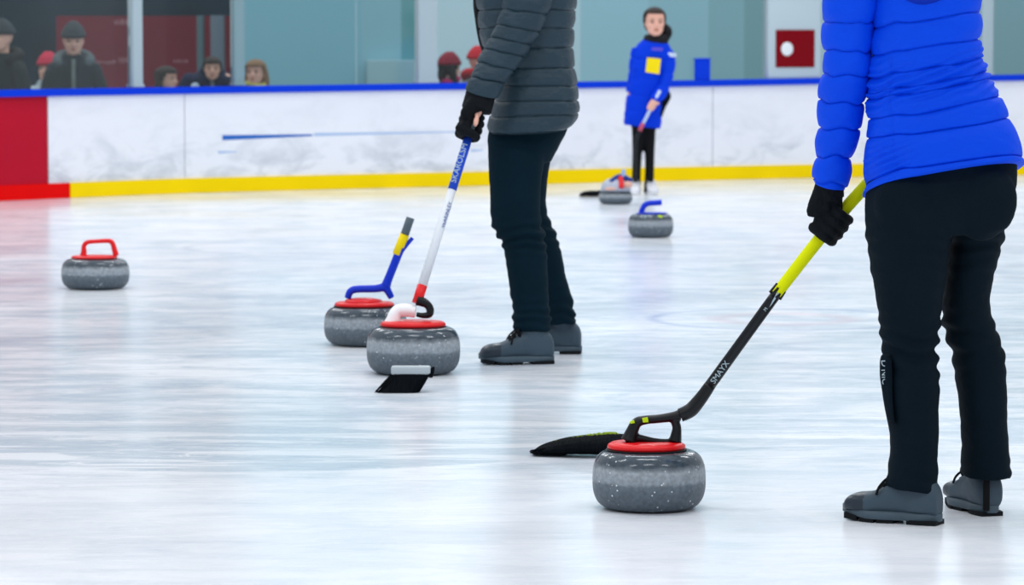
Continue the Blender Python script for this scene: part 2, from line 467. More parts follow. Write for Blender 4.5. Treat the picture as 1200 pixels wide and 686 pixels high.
def boot(name, heel, fwd, L, parent, upper_m, toe_m, mid_m, sole_m, lace_m, s=1.0, ankle=.125, z0=0.0):
    """ankle boot: heel = ground point under the heel's back, fwd = pointing direction, L = length"""
    f = V(fwd).normalized(); sd = V((0, 0, 1)).cross(f); up = V((0, 0, 1))
    P = lambda x, y, z: V(heel)+f*x*L+sd*y*L+up*(z*L+z0)
    # x along the foot: half width, top height, bottom
    keys = [(.00, .10, .30), (.04, .135, .40), (.15, .155, .48), (.30, .16, .48), (.45, .16, .43), (.58, .17, .355), (.70, .185, .295), (.85, .185, .275), (.95, .14, .23), (1.0, .07, .15)]
    bm = bmesh.new()
    rings = []
    for i in range(40):
        x, hw, zt = cr(keys, i/39)
        zb = .075+.04*max(0, x-.75)*1.5
        r = []
        for j in range(32):
            a = 2*PI*j/32
            r.append(P(x, hw*spw(math.cos(a), .8), (zt+zb)/2+(zt-zb)/2*spw(math.sin(a), .75)))
        rings.append(r)
    skin(bm, rings)
    # shaft
    rings = []
    for z, xc, hx, hy in ((.12, .22, .21, .145), (.30, .24, .215, .155), (.40, .26, .20, .165), (ankle/L, .285, .19, .175)):
        rings.append([P(xc+hx*math.cos(2*PI*j/28), hy*math.sin(2*PI*j/28), z) for j in range(28)])
    skin(bm, rings)
    me = union(bm, .0042*s, 5)
    b = obj(name, me, [upper_m, toe_m], parent)
    fi = f
    for p in b.data.polygons:
        c = p.center+WL[b.name]-V(heel)
        if c.dot(f)/L > .74 and c.z/L < .5: p.material_index = 1
    # sole: midsole slab and treads, each from the foot's outline
    def outline(k=1.0, n=44):
        pts = []
        for i in range(n):
            a = 2*PI*i/n
            x = .5+.515*math.cos(a)
            hw = cr([(0, .13), (.15, .155), (.35, .145), (.55, .165), (.75, .19), (.9, .165), (1, .12)], min(1, max(0, x)))[1]
            pts.append((x, hw*k*spw(math.sin(a), .55)))
        return pts
    bm = bmesh.new()
    rings = []
    for z, k in ((.035, .98), (.04, 1.03), (.085, 1.04), (.11, 1.0)):
        rings.append([P(x, y*k, z+max(0, x-.72)*.16) for x, y in outline()])
    skin(bm, rings)
    ms = obj('midsole', bm, mid_m, b)
    bm = bmesh.new()
    for x0, x1 in ((0, .3), (.44, .6), (.63, .79), (.82, .97)):
        rings = []
        for z in (0.0, .045):
            pts = [(x0+(x1-x0)*q, sy) for sy in (-1, 1) for q in ((0, .33, .66, 1) if sy < 0 else (1, .66, .33, 0))]
            r = []
            for x, sy in pts:
                hw = cr([(0, .12), (.15, .15), (.35, .14), (.55, .16), (.75, .185), (.9, .15), (1, .10)], x)[1]
                r.append(P(x, sy*hw, z+max(0, x-.72)*.14*(1 if z else .55)))
            rings.append(r)
        skin(bm, rings)
    obj('tread', bm, sole_m, ms, smooth=False)
    bm = bmesh.new()
    for i, x in enumerate((.40, .46, .52, .58)):
        zt = cr(keys, (.0 + (x*9.0)/9.0))[2]
        zt = {0: .44, 1: .415, 2: .385, 3: .35}[i]
        tube(bm, [P(x, -.10, zt-.03), P(x+.015, 0, zt+.02), P(x+.03, .10, zt-.03)], .012*L*1.3, 8, 9)
        tube(bm, [P(x+.03, -.10, zt-.03), P(x+.015, 0, zt+.025), P(x, .10, zt-.03)], .012*L*1.3, 8, 9)
    for sy in (-1, 1):
        tube(bm, [P(.43, 0, .46), P(.46, .07*sy, .50), P(.50, .13*sy, .45), P(.47, .12*sy, .38), P(.43, .02*sy, .45)], .011*L*1.3, 8, 20)
        tube(bm, [P(.43, 0, .46), P(.52, .07*sy, .44), P(.58, .15*sy, .36), P(.60, .18*sy, .28)], .010*L*1.3, 8, 14)
    obj('laces', bm, lace_m, b)
    return b

# ================================================================== SETTING
# ---- ice
def ice_material():
    m = bpy.data.materials.new('ice'); m.use_nodes = True
    nt = m.node_tree; L = nt.links; b = nt.nodes['Principled BSDF']
    N = nt.nodes.new
    geo = N('ShaderNodeNewGeometry')
    def mapping(sx, sy):
        mp = N('ShaderNodeMapping'); mp.inputs['Scale'].default_value = (sx, sy, 1); L.new(geo.outputs['Position'], mp.inputs[0]); return mp
    def ns(mp, sc, det=4, rough=.55, dist=0):
        n = N('ShaderNodeTexNoise'); n.inputs['Scale'].default_value = sc; n.inputs['Detail'].default_value = det
        n.inputs['Roughness'].default_value = rough; n.inputs['Distortion'].default_value = dist
        L.new(mp.outputs[0], n.inputs['Vector']); return n.outputs['Fac']
    def ramp(x, p0, p1, c0=(0, 0, 0, 1), c1=(1, 1, 1, 1)):
        r = N('ShaderNodeValToRGB'); e = r.color_ramp.elements
        e[0].position = p0; e[1].position = p1; e[0].color = c0; e[1].color = c1
        L.new(x, r.inputs[0]); return r.outputs[0]
    def mth(op, a, b_=None, c=None):
        n = N('ShaderNodeMath'); n.operation = op
        for i, x in enumerate((a, b_, c)):
            if x is None: continue
            if isinstance(x, (int, float)): n.inputs[i].default_value = x
            else: L.new(x, n.inputs[i])
        return n.outputs[0]
    def mix(f, a, b_):
        n = N('ShaderNodeMix'); n.data_type = 'RGBA'
        if isinstance(f, (int, float)): n.inputs[0].default_value = f
        else: L.new(f, n.inputs[0])
        for i, x in ((6, a), (7, b_)):
            if isinstance(x, tuple): n.inputs[i].default_value = x
            else: L.new(x, n.inputs[i])
        return n.outputs[2]
    def dist(cx, cy):
        n = N('ShaderNodeVectorMath'); n.operation = 'DISTANCE'
        n.inputs[1].default_value = (cx, cy, 0); L.new(geo.outputs['Position'], n.inputs[0]); return n.outputs['Value']
    def band(d, r, w):
        x = mth('ABSOLUTE', mth('SUBTRACT', d, r)); return mth('MAXIMUM', mth('SUBTRACT', 1, mth('DIVIDE', x, w)), 0)
    sp = N('ShaderNodeSeparateXYZ'); L.new(geo.outputs['Position'], sp.inputs[0])
    near = ramp(mth('MULTIPLY', mth('SUBTRACT', sp.outputs[1], 8.9), .8), .0, 1, (.35, .35, .35, 1), (1, 1, 1, 1))
    streak = ns(mapping(1.0, 1.5), 1.7, 8, .68, .9)
    fine = ns(mapping(2.2, 5.0), 3.0, 9, .72, .8)
    patch = ns(mapping(.5, .5), 1.1, 3)
    scr = ns(mapping(6, 13), 2.0, 10, .78, 1.2)
    white = srgb(242, 245, 250); grey = srgb(205, 217, 229); dark = srgb(174, 191, 206)
    col = mix(mth('MULTIPLY', ramp(streak, .42, .62), near), white, grey)
    col = mix(mth('MULTIPLY', ramp(fine, .50, .70), mth('MULTIPLY', near, .6)), col, dark)
    col = mix(mth('MULTIPLY', ramp(scr, .55, .66), .75), col, srgb(246, 249, 253))
    col = mix(mth('MULTIPLY', mth('MULTIPLY', ramp(ns(mapping(.7, 3.4), 1.9, 8, .62, .7), .50, .58), near), ramp(mth('MULTIPLY', mth('SUBTRACT', sp.outputs[1], 10), .12), 0, 1, (.42, .42, .42, 1), (.16, .16, .16, 1))), col, dark)
    def ridge(x, w): return mth('MAXIMUM', mth('SUBTRACT', 1, mth('DIVIDE', mth('ABSOLUTE', mth('SUBTRACT', x, .5)), w)), 0)
    lines = mth('MULTIPLY', mth('MAXIMUM', ridge(ns(mapping(.7, 2.6), 2.4, 5, .6, .6), .013), ridge(ns(mapping(.9, 4.2), 2.0, 6, .62, 1.0), .011)), ramp(ns(mapping(1.1, 1.6), 2.3, 3), .45, .6))
    col = mix(mth('MULTIPLY', lines, .55), col, srgb(250, 252, 255))
    # big ring of an old house, grey inside with a snowy rim
    d0 = dist(-.8, 10.9)
    wob = mth('ADD', d0, mth('MULTIPLY', mth('SUBTRACT', fine, .5), .12))
    inside = ramp(mth('SUBTRACT', 1.505, wob), .0, .03)
    gr = mix(mth('MULTIPLY', ramp(patch, .35, .6), .5), grey, dark)
    gr = mix(ramp(streak, .44, .66), gr, srgb(232, 238, 245))
    gr = mix(mth('MULTIPLY', ramp(scr, .53, .63), .9), gr, srgb(244, 248, 252))
    sxyz = N('ShaderNodeSeparateXYZ'); L.new(geo.outputs['Position'], sxyz.inputs[0])
    fade = ramp(mth('ADD', mth('MULTIPLY', sxyz.outputs[0], -.5), .65), .3, .75)
    brush = ramp(ns(mapping(.8, 4.2), 1.7, 8, .62, .7), .49, .57)
    gr = mix(mth('MULTIPLY', brush, .9), mix(.45, gr, dark), srgb(244, 248, 252))
    farfade = ramp(mth('MULTIPLY', mth('SUBTRACT', sp.outputs[1], 9.9), .6), 0, 1, (1, 1, 1, 1), (0, 0, 0, 1))
    fade = mth('MULTIPLY', fade, farfade)
    gr = mix(mth('MULTIPLY', lines, .9), gr, srgb(250, 252, 255))
    col = mix(mth('MULTIPLY', mth('MULTIPLY', inside, fade), .9), col, gr)
    col = mix(mth('MULTIPLY', mth('MULTIPLY', band(wob, 1.52, .05), fade), .6), col, srgb(248, 250, 254))
    # faint painted rings under the ice
    c1 = G(345, 290); c2 = G(918, 374)
    col = mix(mth('MULTIPLY', band(dist(c1.x, c1.y), .62, .05), mth('MULTIPLY', ramp(patch, .3, .6), .5)), col, srgb(158, 176, 196))
    col = mix(mth('MULTIPLY', band(dist(c2.x, c2.y), .56, .045), .38), col, srgb(110, 140, 205))
    col = mix(mth('MULTIPLY', band(dist(c2.x, c2.y), .28, .10), .2), col, srgb(215, 110, 130))
    c3 = G(1215, 290)
    col = mix(mth('MULTIPLY', band(dist(c3.x, c3.y), .55, .05), .5), col, srgb(160, 178, 198))
    L.new(col, b.inputs['Base Color'])
    L.new(ramp(patch, .3, .7, (.10, .10, .10, 1), (.24, .24, .24, 1)), b.inputs['Roughness'])
    b.inputs['IOR'].default_value = 1.31
    b.inputs['Specular IOR Level'].default_value = .30
    bp = N('ShaderNodeBump'); bp.inputs['Strength'].default_value = .10; bp.inputs['Distance'].default_value = .004
    L.new(mth('ADD', ns(mapping(1, 1), 60, 3), mth('MULTIPLY', scr, .8)), bp.inputs['Height'])
    L.new(bp.outputs[0], b.inputs['Normal'])
    return m
# ---- rink boards, following a slightly curved line
BASE = [(-300, 246), (-150, 241.5), (0, 236), (80, 232.3), (200, 227), (380, 222.2), (560, 218), (750, 213), (940, 208.8), (1070, 206.6), (1200, 205), (1400, 203)]
TOP = [(-300, 112), (0, 105.5), (120, 103.5), (560, 97), (760, 95), (960, 91.5), (1190, 87.5), (1400, 84)]
def lerp_tab(tab, x):
    if x <= tab[0][0]: return tab[0][1]
    for (x0, y0), (x1, y1) in zip(tab, tab[1:]):
        if x <= x1: return y0+(y1-y0)*(x-x0)/(x1-x0)
    return tab[-1][1]
def smooth_tab(tab, x, w=60):
    return sum(lerp_tab(tab, x+d*w/4)*k for d, k in ((-4, 1), (-2, 2), (0, 3), (2, 2), (4, 1)))/9
def board_pt(px): return G(px, smooth_tab(BASE, px))
def board_top(px):
    p = board_pt(px); return W(px, smooth_tab(TOP, px), p.y).z
def board_nrm(px):
    t = (board_pt(px+10)-board_pt(px-10)).normalized(); return V((t.y, -t.x, 0))
bm = bmesh.new()
edge = [board_pt(g)-board_nrm(g)*.06 for g in range(-340, 1441, 20)]
vs = [bm.verts.new((p.x, p.y, 0)) for p in edge]+[bm.verts.new(p) for p in ((9, 28, 0), (9, 1, 0), (-9, 1, 0), (-9, 22, 0))]
bm.faces.new(vs)
r = bmesh.ops.extrude_face_region(bm, geom=bm.faces[:])
bmesh.ops.translate(bm, verts=[v for v in r['geom'] if isinstance(v, bmesh.types.BMVert)], vec=(0, 0, -.2))
floor = struct(obj('floor', bm, ice_material(), smooth=False))
RAIL_H = .052; KICK = .115
def strip(px0, px1, zlo, zhi, front, back, n=None):
    """upright slab along the board line; zlo/zhi are functions of px, front/back offsets towards/away from the rink"""
    bm = bmesh.new(); rings = []
    grid = [px0]+[g for g in range(-400, 1500, 20) if px0 < g < px1]+[px1]
    for px in grid:
        p = board_pt(px); nn = board_nrm(px); a = p+nn*front; b = p-nn*back
        lo, hi = zlo(px), zhi(px)
        rings.append([V((a.x, a.y, lo)), V((a.x, a.y, hi)), V((b.x, b.y, hi)), V((b.x, b.y, lo))])
    skin(bm, rings)
    return bm
def board_white():
    m = bpy.data.materials.new('board_white'); m.use_nodes = True
    nt = m.node_tree; L = nt.links; b = nt.nodes['Principled BSDF']; N = nt.nodes.new
    geo = N('ShaderNodeNewGeometry')
    mp = N('ShaderNodeMapping'); mp.inputs['Scale'].default_value = (.8, .8, 1.6); L.new(geo.outputs['Position'], mp.inputs[0])
    n = N('ShaderNodeTexNoise'); n.inputs['Scale'].default_value = 3.2; n.inputs['Detail'].default_value = 9; n.inputs['Roughness'].default_value = .65; n.inputs['Distortion'].default_value = .5
    L.new(mp.outputs[0], n.inputs[0])
    r = N('ShaderNodeValToRGB'); r.color_ramp.elements[0].position = .47; r.color_ramp.elements[1].position = .66
    L.new(n.outputs[0], r.inputs[0])
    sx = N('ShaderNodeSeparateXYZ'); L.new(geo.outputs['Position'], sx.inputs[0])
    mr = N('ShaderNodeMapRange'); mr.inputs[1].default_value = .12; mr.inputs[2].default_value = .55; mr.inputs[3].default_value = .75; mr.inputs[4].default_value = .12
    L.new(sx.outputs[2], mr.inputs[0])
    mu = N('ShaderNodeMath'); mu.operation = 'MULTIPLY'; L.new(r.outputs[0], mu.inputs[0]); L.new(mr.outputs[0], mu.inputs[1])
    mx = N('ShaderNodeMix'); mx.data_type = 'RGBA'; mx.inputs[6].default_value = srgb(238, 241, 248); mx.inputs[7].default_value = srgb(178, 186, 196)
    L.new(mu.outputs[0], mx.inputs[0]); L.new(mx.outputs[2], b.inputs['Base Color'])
    b.inputs['Roughness'].default_value = .45
    return m
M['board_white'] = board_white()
M['board_red'] = mat('board_red', srgb(182, 4, 40), .6, var=.12, vscale=3)
M['kick_red'] = mat('kick_red', srgb(230, 4, 4), .6, spec=.08, var=.06, vscale=3)
M['kick_yellow'] = mat('kick_yellow', srgb(252, 216, 2), .6, spec=.08, var=.05, vscale=3)
M['rail_blue'] = mat('rail_blue', srgb(2, 58, 214), .6, spec=.1)
M['mark_blue'] = mat('mark_blue', srgb(40, 104, 190), .6)
M['mark_pale'] = mat('mark_pale', srgb(178, 200, 232), .6)
z0 = lambda px: 0.002
zt = lambda px: board_top(px)-RAIL_H-.002
zk = lambda px: KICK
for nm, a, b_, mt, lab in (
        ('rink_board', -220, 56.4, M['board_red'], 'deep red rink board panel at the left end of the boards'),
        ('rink_board', 57.6, 216.5, M['board_white'], 'short white rink board panel between the red panel and a seam'),
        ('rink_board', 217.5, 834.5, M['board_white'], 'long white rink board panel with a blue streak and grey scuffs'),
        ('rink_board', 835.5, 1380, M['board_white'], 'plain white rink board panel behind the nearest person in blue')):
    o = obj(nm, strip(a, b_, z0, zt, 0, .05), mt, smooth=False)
    tag(o, lab, 'rink board', 'rink boards')
    if 'streak' in lab:
        def mk(xa, ya, xb, yb, th, mm, nme):
            bmx = bmesh.new(); rings = []
            for i in range(13):
                t = i/12; px = xa+(xb-xa)*t; py = ya+(yb-ya)*t
                p = board_pt(px)+board_nrm(px)*.0006; q = W(px, py, p.y); h = th*(1-.65*t)/140
                f = p+board_nrm(px)*.001
                rings.append([V((p.x, p.y, q.z-h/2)), V((f.x, f.y, q.z-h/2)), V((f.x, f.y, q.z+h/2)), V((p.x, p.y, q.z+h/2))])
            skin(bmx, rings); obj(nme, bmx, mm, o, smooth=False)
        mk(261, 161.5, 366, 158.5, 5.5, M['mark_blue'], 'puck_mark')
        mk(368, 157.8, 545, 154.5, 3.5, M['mark_pale'], 'puck_mark')
        mk(256, 178.5, 278, 178, 3, M['mark_pale'], 'puck_mark')
        mk(552, 176.5, 566, 176, 3, M['mark_pale'], 'puck_mark')
tag(obj('kick_plate', strip(-220, 80.6, z0, zk, .014, -.001), M['kick_red'], smooth=False), 'bright red kick strip along the foot of the red board', 'kick plate')
tag(obj('kick_plate', strip(81.4, 1380, z0, zk, .014, -.001), M['kick_yellow'], smooth=False), 'long yellow kick strip along the foot of the white boards', 'kick plate')
rail = obj('cap_rail', strip(-220, 1380, lambda p: board_top(p)-RAIL_H, board_top, .03, .10), M['rail_blue'], smooth=False)
tag(rail, 'long blue cap rail running along the top of the rink boards', 'rail')

# ---- glass and posts on the rail
def glass_mat():
    m = bpy.data.materials.new('rink_glass'); m.use_nodes = True
    nt = m.node_tree; nt.nodes.clear(); N = nt.nodes.new; L = nt.links
    out = N('ShaderNodeOutputMaterial'); mx = N('ShaderNodeMixShader'); tr = N('ShaderNodeBsdfTransparent'); gl = N('ShaderNodeBsdfGlossy')
    tr.inputs[0].default_value = (.93, .975, .975, 1); gl.inputs['Roughness'].default_value = .08; gl.inputs['Color'].default_value = (.9, .95, .95, 1)
    fr = N('ShaderNodeFresnel'); fr.inputs[0].default_value = 1.35
    L.new(fr.outputs[0], mx.inputs[0]); L.new(tr.outputs[0], mx.inputs[1]); L.new(gl.outputs[0], mx.inputs[2]); L.new(mx.outputs[0], out.inputs[0])
    return m
M['glass'] = glass_mat()
M['post_pale'] = mat('post_pale', srgb(170, 188, 196), .4, metal=.0)
M['post_teal'] = mat('post_teal', srgb(128, 156, 164), .4)
GT = lambda px: board_top(px)+1.9
for a, b_, lab in ((-200, 156, 'clear glass pane above the red board in front of the two hatted spectators'),
                   (170, 274, 'clear glass pane between two posts in front of the man in navy'),
                   (289, 420, 'clear glass pane in front of the blond spectator'),
                   (422, 489, 'narrow clear glass pane left of the wide pale post'),
                   (515, 896, 'wide clear glass pane behind the person in slate and the far player'),
                   (963, 1148, 'clear glass pane behind the nearest person in blue'),
                   (1164, 1380, 'clear glass pane at the right edge beyond the last post')):
    tag(obj('glass_screen', strip(a, b_, lambda p: board_top(p)+.001, GT, -.028, .036), M['glass'], smooth=False), lab, 'glass screen', 'rink glass screens')
def post(a, b_, mt, lab, name='glass_post'):
    px = (a+b_)/2; p = board_pt(px); nn = board_nrm(px); t = V((-nn.y, nn.x, 0)); w = (board_pt(b_)-board_pt(a)).length
    root = thing(name, lab, 'post', p+V((0, 0, board_top(px))), 'posts between the glass panes')
    rot = Matrix((t, -nn, V((0, 0, 1)))).transposed()
    z = board_top(px)+.003
    bm = bmesh.new(); c = p-nn*.032
    box(bm, V((c.x, c.y, z+.95)), (w*.92, .075, 1.88), rot, .008)
    obj('upright', bm, mt, root)
    bm = bmesh.new(); box(bm, V((c.x, c.y, z+.012)), (w*1.02, .095, .022), rot, .003)
    obj('foot_plate', bm, mt, root)
post(157, 169, M['post_pale'], 'slim pale metal post between the red banner halves')
post(275, 288, M['post_teal'], 'teal grey post beside the blond spectator')
post(490, 514, M['post_pale'], 'wide pale post left of the child in magenta and navy')
post(1149, 1163, M['post_pale'], 'slim pale post right of the nearest person in blue')
# broad white pier with the sign
px = 930; pc = board_pt(px); nn = board_nrm(px); tt = V((-nn.y, nn.x, 0)); rot = Matrix((tt, -nn, V((0, 0, 1)))).transposed()
w = (board_pt(962)-board_pt(898)).length
bm = bmesh.new(); c = pc-nn*.033; box(bm, V((c.x, c.y, board_top(px)+.957)), (w*.95, .08, 1.9), rot, .006)
M['pier'] = mat('pier_white', srgb(186, 204, 212), .5)
pier = obj('glass_pier', bm, M['pier']); tag(pier, 'broad pale panel between glass panes carrying the red sign', 'panel')
M['sign_red'] = mat('sign_red', srgb(124, 6, 20), .6, spec=.08); M['sign_white'] = mat('sign_white', srgb(228, 236, 240), .5)
front = pc+nn*.0145
sc_ = (W(957, 60, front.y)-W(905, 60, front.y)).length
cz = W(931, 57, front.y)
sgn = thing('sign', 'square dark red sign with a white ball on the pale panel', 'sign', V((front.x, front.y, cz.z)))
bm = bmesh.new(); cpos = V((front.x, front.y, cz.z)); box(bm, cpos, (sc_, .012, sc_*.84), rot, .003); obj('sign_board', bm, M['sign_red'], sgn, smooth=False)
bm = bmesh.new(); q = cpos-tt*(sc_*11.5/52)-V((0, 0, .003))+nn*.0064
ball(bm, q, (sc_*.155, .008, sc_*.155), 24, 12, rot.to_4x4()); obj('ball_emblem', bm, M['sign_white'], sgn)
# blue box on the rail
px = 822; pc = board_pt(px); nn = board_nrm(px); tt = V((-nn.y, nn.x, 0)); rot = Matrix((tt, -nn, V((0, 0, 1)))).transposed()
w = (W(833, 80, pc.y)-W(812, 80, pc.y)).length; h = W(822, 68, pc.y).z-board_top(px)
blue_box = thing('blue_box', 'small upright blue box standing on the cap rail', 'box', pc+V((0, 0, board_top(px))))
bm = bmesh.new(); c = pc+nn*.006; box(bm, V((c.x, c.y, board_top(px)+h*.46+.001)), (w*.94, .034, h*.92), rot, .008)
obj('box_body', bm, M['rail_blue'], blue_box)
bm = bmesh.new(); box(bm, V((c.x, c.y, board_top(px)+h*.955+.001)), (w, .04, h*.07), rot, .004)
obj('lid', bm, M['rail_blue'], blue_box)

# ---- the hall behind
FLZ = -.36
M['stand_floor'] = mat('stand_floor', srgb(60, 66, 70), .7, var=.1)
bm = bmesh.new(); box(bm, V((0, 33, FLZ-.05)), (26, 17, .1))
struct(obj('floor_stands', bm, M['stand_floor'], smooth=False))
M['hall_dark'] = mat('hall_dark', srgb(20, 44, 60), .8, var=.7, vscale=1.3)  # dark backdrop colour stands in for the dim interior of the stands
bm = bmesh.new(); box(bm, V((-6, 38.6, 3)), (13, .15, 6.8)); struct(obj('wall_left', bm, M['hall_dark'], smooth=False))
def wall_band(pxs, cols):
    """one plane of the hall's pale wall, in vertical bands of tone, some imitating reflections"""
    bm = bmesh.new(); mats = []
    Yw = 34.0
    for k, ((a, b_), c_) in enumerate(zip(pxs, cols)):
        xa = W(a, 50, Yw).x; xb = W(b_, 50, Yw).x
        n0 = len(bm.faces); bm.faces.ensure_lookup_table()
        box(bm, V(((xa+xb)/2, Yw+.06, 2.6)), (xb-xa, .12, 5.9))
        bm.faces.ensure_lookup_table()
        for f in bm.faces[n0:]: f.material_index = k
        mats.append(mat('wall_tone', srgb(*c_), .6, var=.05, vscale=.8))
    return bm, mats
bm, mats = wall_band([(281, 423), (423, 470), (470, 489), (489, 680), (680, 760), (760, 830), (830, 872), (872, 900), (900, 1155), (1155, 1240), (1240, 1500)],
                     [(126, 177, 192), (134, 180, 193), (104, 158, 165), (192, 219, 229), (162, 205, 219), (152, 195, 208), (138, 181, 191), (124, 165, 172), (186, 210, 220), (136, 174, 184), (126, 170, 182)])  # darkening steps left of the pier paint in a reflection gradient
struct(obj('wall_back', bm, mats, smooth=False))
bm = bmesh.new(); xa = W(430, 50, 33.9).x; xb = W(489, 50, 33.9).x
za = W(460, 70, 33.9).z; box(bm, V(((xa+xb)/2, 33.9, (FLZ+za)/2)), (xb-xa, .16, za-FLZ-.002), None, .01)
tag(obj('ledge', bm, mat('ledge_pale', srgb(138, 172, 180), .6)), 'low pale ledge against the hall wall left of the wide post', 'ledge')
# banner and posts in the dark part
Yb = 37.0
bx0, bx1 = W(66, 18, Yb), W(276, 104, Yb)
ban = thing('banner', 'wide dark red banner hanging behind the spectators', 'banner', V(((bx0.x+bx1.x)/2, Yb, FLZ)))
bm = bmesh.new(); zt_ = W(100, 18.5, Yb).z
box(bm, V(((bx0.x+bx1.x)/2, Yb, (zt_+FLZ)/2)), (bx1.x-bx0.x, .05, zt_-FLZ-.004)); obj('banner_cloth', bm, mat('banner_red', srgb(120, 30, 50), .8, var=.2, vscale=2), ban, smooth=False)
M['banner_letter'] = mat('banner_letter', srgb(170, 120, 130), .7)
def marks(px0, px1, py, hpx, root):
    bmx = bmesh.new(); x = px0
    while x < px1:
        wd = random.uniform(2, 4.5); p = W(x+wd/2, py+random.uniform(-.6, .6), Yb-.03)
        box(bmx, p, (wd/108*.8, .004, hpx/108*random.uniform(.6, 1))); x += wd+random.uniform(.6, 1.6)
    obj('lettering', bmx, M['banner_letter'], root, smooth=False)
marks(112, 134, 73, 4, ban); marks(139, 150, 71, 8, ban); marks(203, 218, 72, 3.5, ban); marks(134, 156, 26, 7, ban)
M['column_grey'] = mat('column_grey', srgb(88, 114, 122), .6); M['column_lav'] = mat('column_lavender', srgb(112, 128, 142), .6)
for a, b_, mt, lab in ((231, 239, M['column_grey'], 'narrow grey green column before the red banner'), (247, 263, M['column_lav'], 'wider grey column right behind the man in navy')):
    p0, p1 = W(a, 18, 36.0), W(b_, 18, 36.0)
    t = thing('column', lab, 'column', V(((p0.x+p1.x)/2, 36.0, FLZ)), 'hall columns')
    bm = bmesh.new(); box(bm, V(((p0.x+p1.x)/2, 36.0, (p0.z+FLZ)/2+.02)), (p1.x-p0.x, .12, p0.z-FLZ-.044), None, .01); obj('column_shaft', bm, mt, t)
    bm = bmesh.new(); box(bm, V(((p0.x+p1.x)/2, 36.0, FLZ+.02)), ((p1.x-p0.x)*1.3, .2, .036), None, .005); obj('column_base', bm, mt, t)

# ================================================================== STONES
def stone_body(root, c, R, h):
    """granite: polished top, pale striking band, lower part"""
    n = 46; prof = []
    for i in range(n+1):
        a = -PI/2+PI*i/n
        e = 2/2.6
        q = .60 if a < 0 else .66
        prof.append((R*(q+(1-q)*spw(math.cos(a), e)), h/2+h/2*spw(math.sin(a), e)))
    bot = [(0.0005, .006), (.40*R, .006), (.43*R, .0), (.50*R, .0), (.56*R, .003)]
    prof = bot+[(r, max(z, .004)) for r, z in prof]+[(.40*R, h), (.0005, h)]
    bm = bmesh.new(); lathe(bm, prof, c, 72, (True, True))
    return obj('granite', bm, M['granite'], root)
def squash(bm, c, k):
    for v in bm.verts: v.co.y = c[1]+(v.co.y-c[1])*k
def plate(root, c, r, z, material, th=.016, gasket=True, k=.85):
    bm = bmesh.new()
    lathe(bm, [(r*.4, 0), (r*.96, 0), (r, .25*th), (r*.985, .6*th), (r*.9, .92*th), (r*.6, th), (.0005, th)], V(c)+V((0, 0, z+.0025)), 56, (True, True))
    squash(bm, c, k); o = obj('handle_plate', bm, material, root)
    if gasket:
        bm = bmesh.new(); lathe(bm, [(.0005, 0), (r*1.03, 0), (r*1.03, .0024), (.0005, .0024)], V(c)+V((0, 0, z+.0002)), 48, (True, True)); squash(bm, c, k); obj('gasket', bm, M['gasket'], o)
    return o

# nearest stone -------------------------------------------------------------
def stone_at(px, py_ground, R, h, label):
    c = G(px, py_ground)
    t = thing('curling_stone', label, 'curling stone', c, 'curling stones on the ice')
    stone_body(t, c, R, h)
    return t, c
S1, c1 = stone_at(760.5, 595.5, .145, .149, 'nearest grey curling stone with red plate and black handle joined to a stick')
Y1 = c1.y
zt1 = .150
pc = V((W(757.5, 520, Y1).x, Y1, 0))
plate(S1, pc, .1005, zt1, M['plastic_red'], .018)
# black handle: front post, top bar, rear post
bm = bmesh.new()
tube(bm, [W(737, 517, Y1), W(740, 508, Y1), W(746, 496, Y1), W(756, 492.5, Y1), W(772, 491, Y1), W(790, 488.5, Y1), W(797, 486.5, Y1)], [.026, .020, .0165, .014, .0135, .0155, .0165], 16, 40, flat=.85)
tube(bm, [W(791, 518, Y1), W(792.5, 509, Y1), W(793, 501, Y1), W(790, 491, Y1)], [.0205, .0165, .014, .0135], 16, 20, flat=.85)
tube(bm, [W(733, 517, Y1), W(745, 513.5, Y1), W(770, 517.5, Y1), W(798, 518, Y1)], [.012, .011, .008, .008], 12, 20)
me = union(bm, .0028, 4)
h1 = obj('handle', me, M['plastic_black'], S1)
bm = bmesh.new()
def patch(bm, pts, Yp, th=.002):
    """a thin shaped sticker facing the rink's near side"""
    vs = [bm.verts.new(W(x, y, Yp)) for x, y in pts]; f = bm.faces.new(vs)
    r = bmesh.ops.extrude_face_region(bm, geom=[f]); bmesh.ops.translate(bm, verts=[v for v in r['geom'] if isinstance(v, bmesh.types.BMVert)], vec=(0, th, 0))
patch(bm, [(752.5, 490.5), (759, 489.5), (760, 495), (753.5, 495.5)], Y1-.0165, .018)
patch(bm, [(738, 494.5), (743, 493), (744, 496), (739, 497)], Y1-.018, .012)
s_ = obj('lime_sticker', bm, M['lime'], h1, smooth=False); s_['label'] = 'lime green stickers'

# her stick
YW = G(1080, 612).y
Yh = YW+.17
A0 = W(797, 487, Y1); A1 = W(812, 478.5, Y1); A2 = W(823, 465, Y1-.002)
KB = W(911, 343, YW+.20); HA = W(975, 262.5, Yh+.01); TOPP = W(1060, 168, YW+.20)
st = thing('delivery_stick', 'bent black and yellow stick held by the nearest person, its foot on the stone handle', 'stick', A0)
bm = bmesh.new()
tube(bm, [A0, W(805, 483.5, Y1), A1, A2, W(832, 452, Y1-.004)], [.0175, .0185, .0185, .0165, .0150], 18, 34)
obj('hook', bm, M['plastic_black'], st)
bm = bmesh.new(); B0 = W(831.5, 452.6, Y1-.004)
tube(bm, [B0, B0.lerp(KB, .5), KB], [.0145, .0138, .0138], 20, 12); sh = obj('shaft', bm, M['shaft_black'], st)
bm = bmesh.new(); tube(bm, [KB-(KB-B0).normalized()*.004, HA, TOPP], [.0152, .0160, .0160], 20, 30)
ys = obj('grip_sleeve', bm, M['shaft_yellow'], st); ys['label'] = 'yellow upper half of the stick'
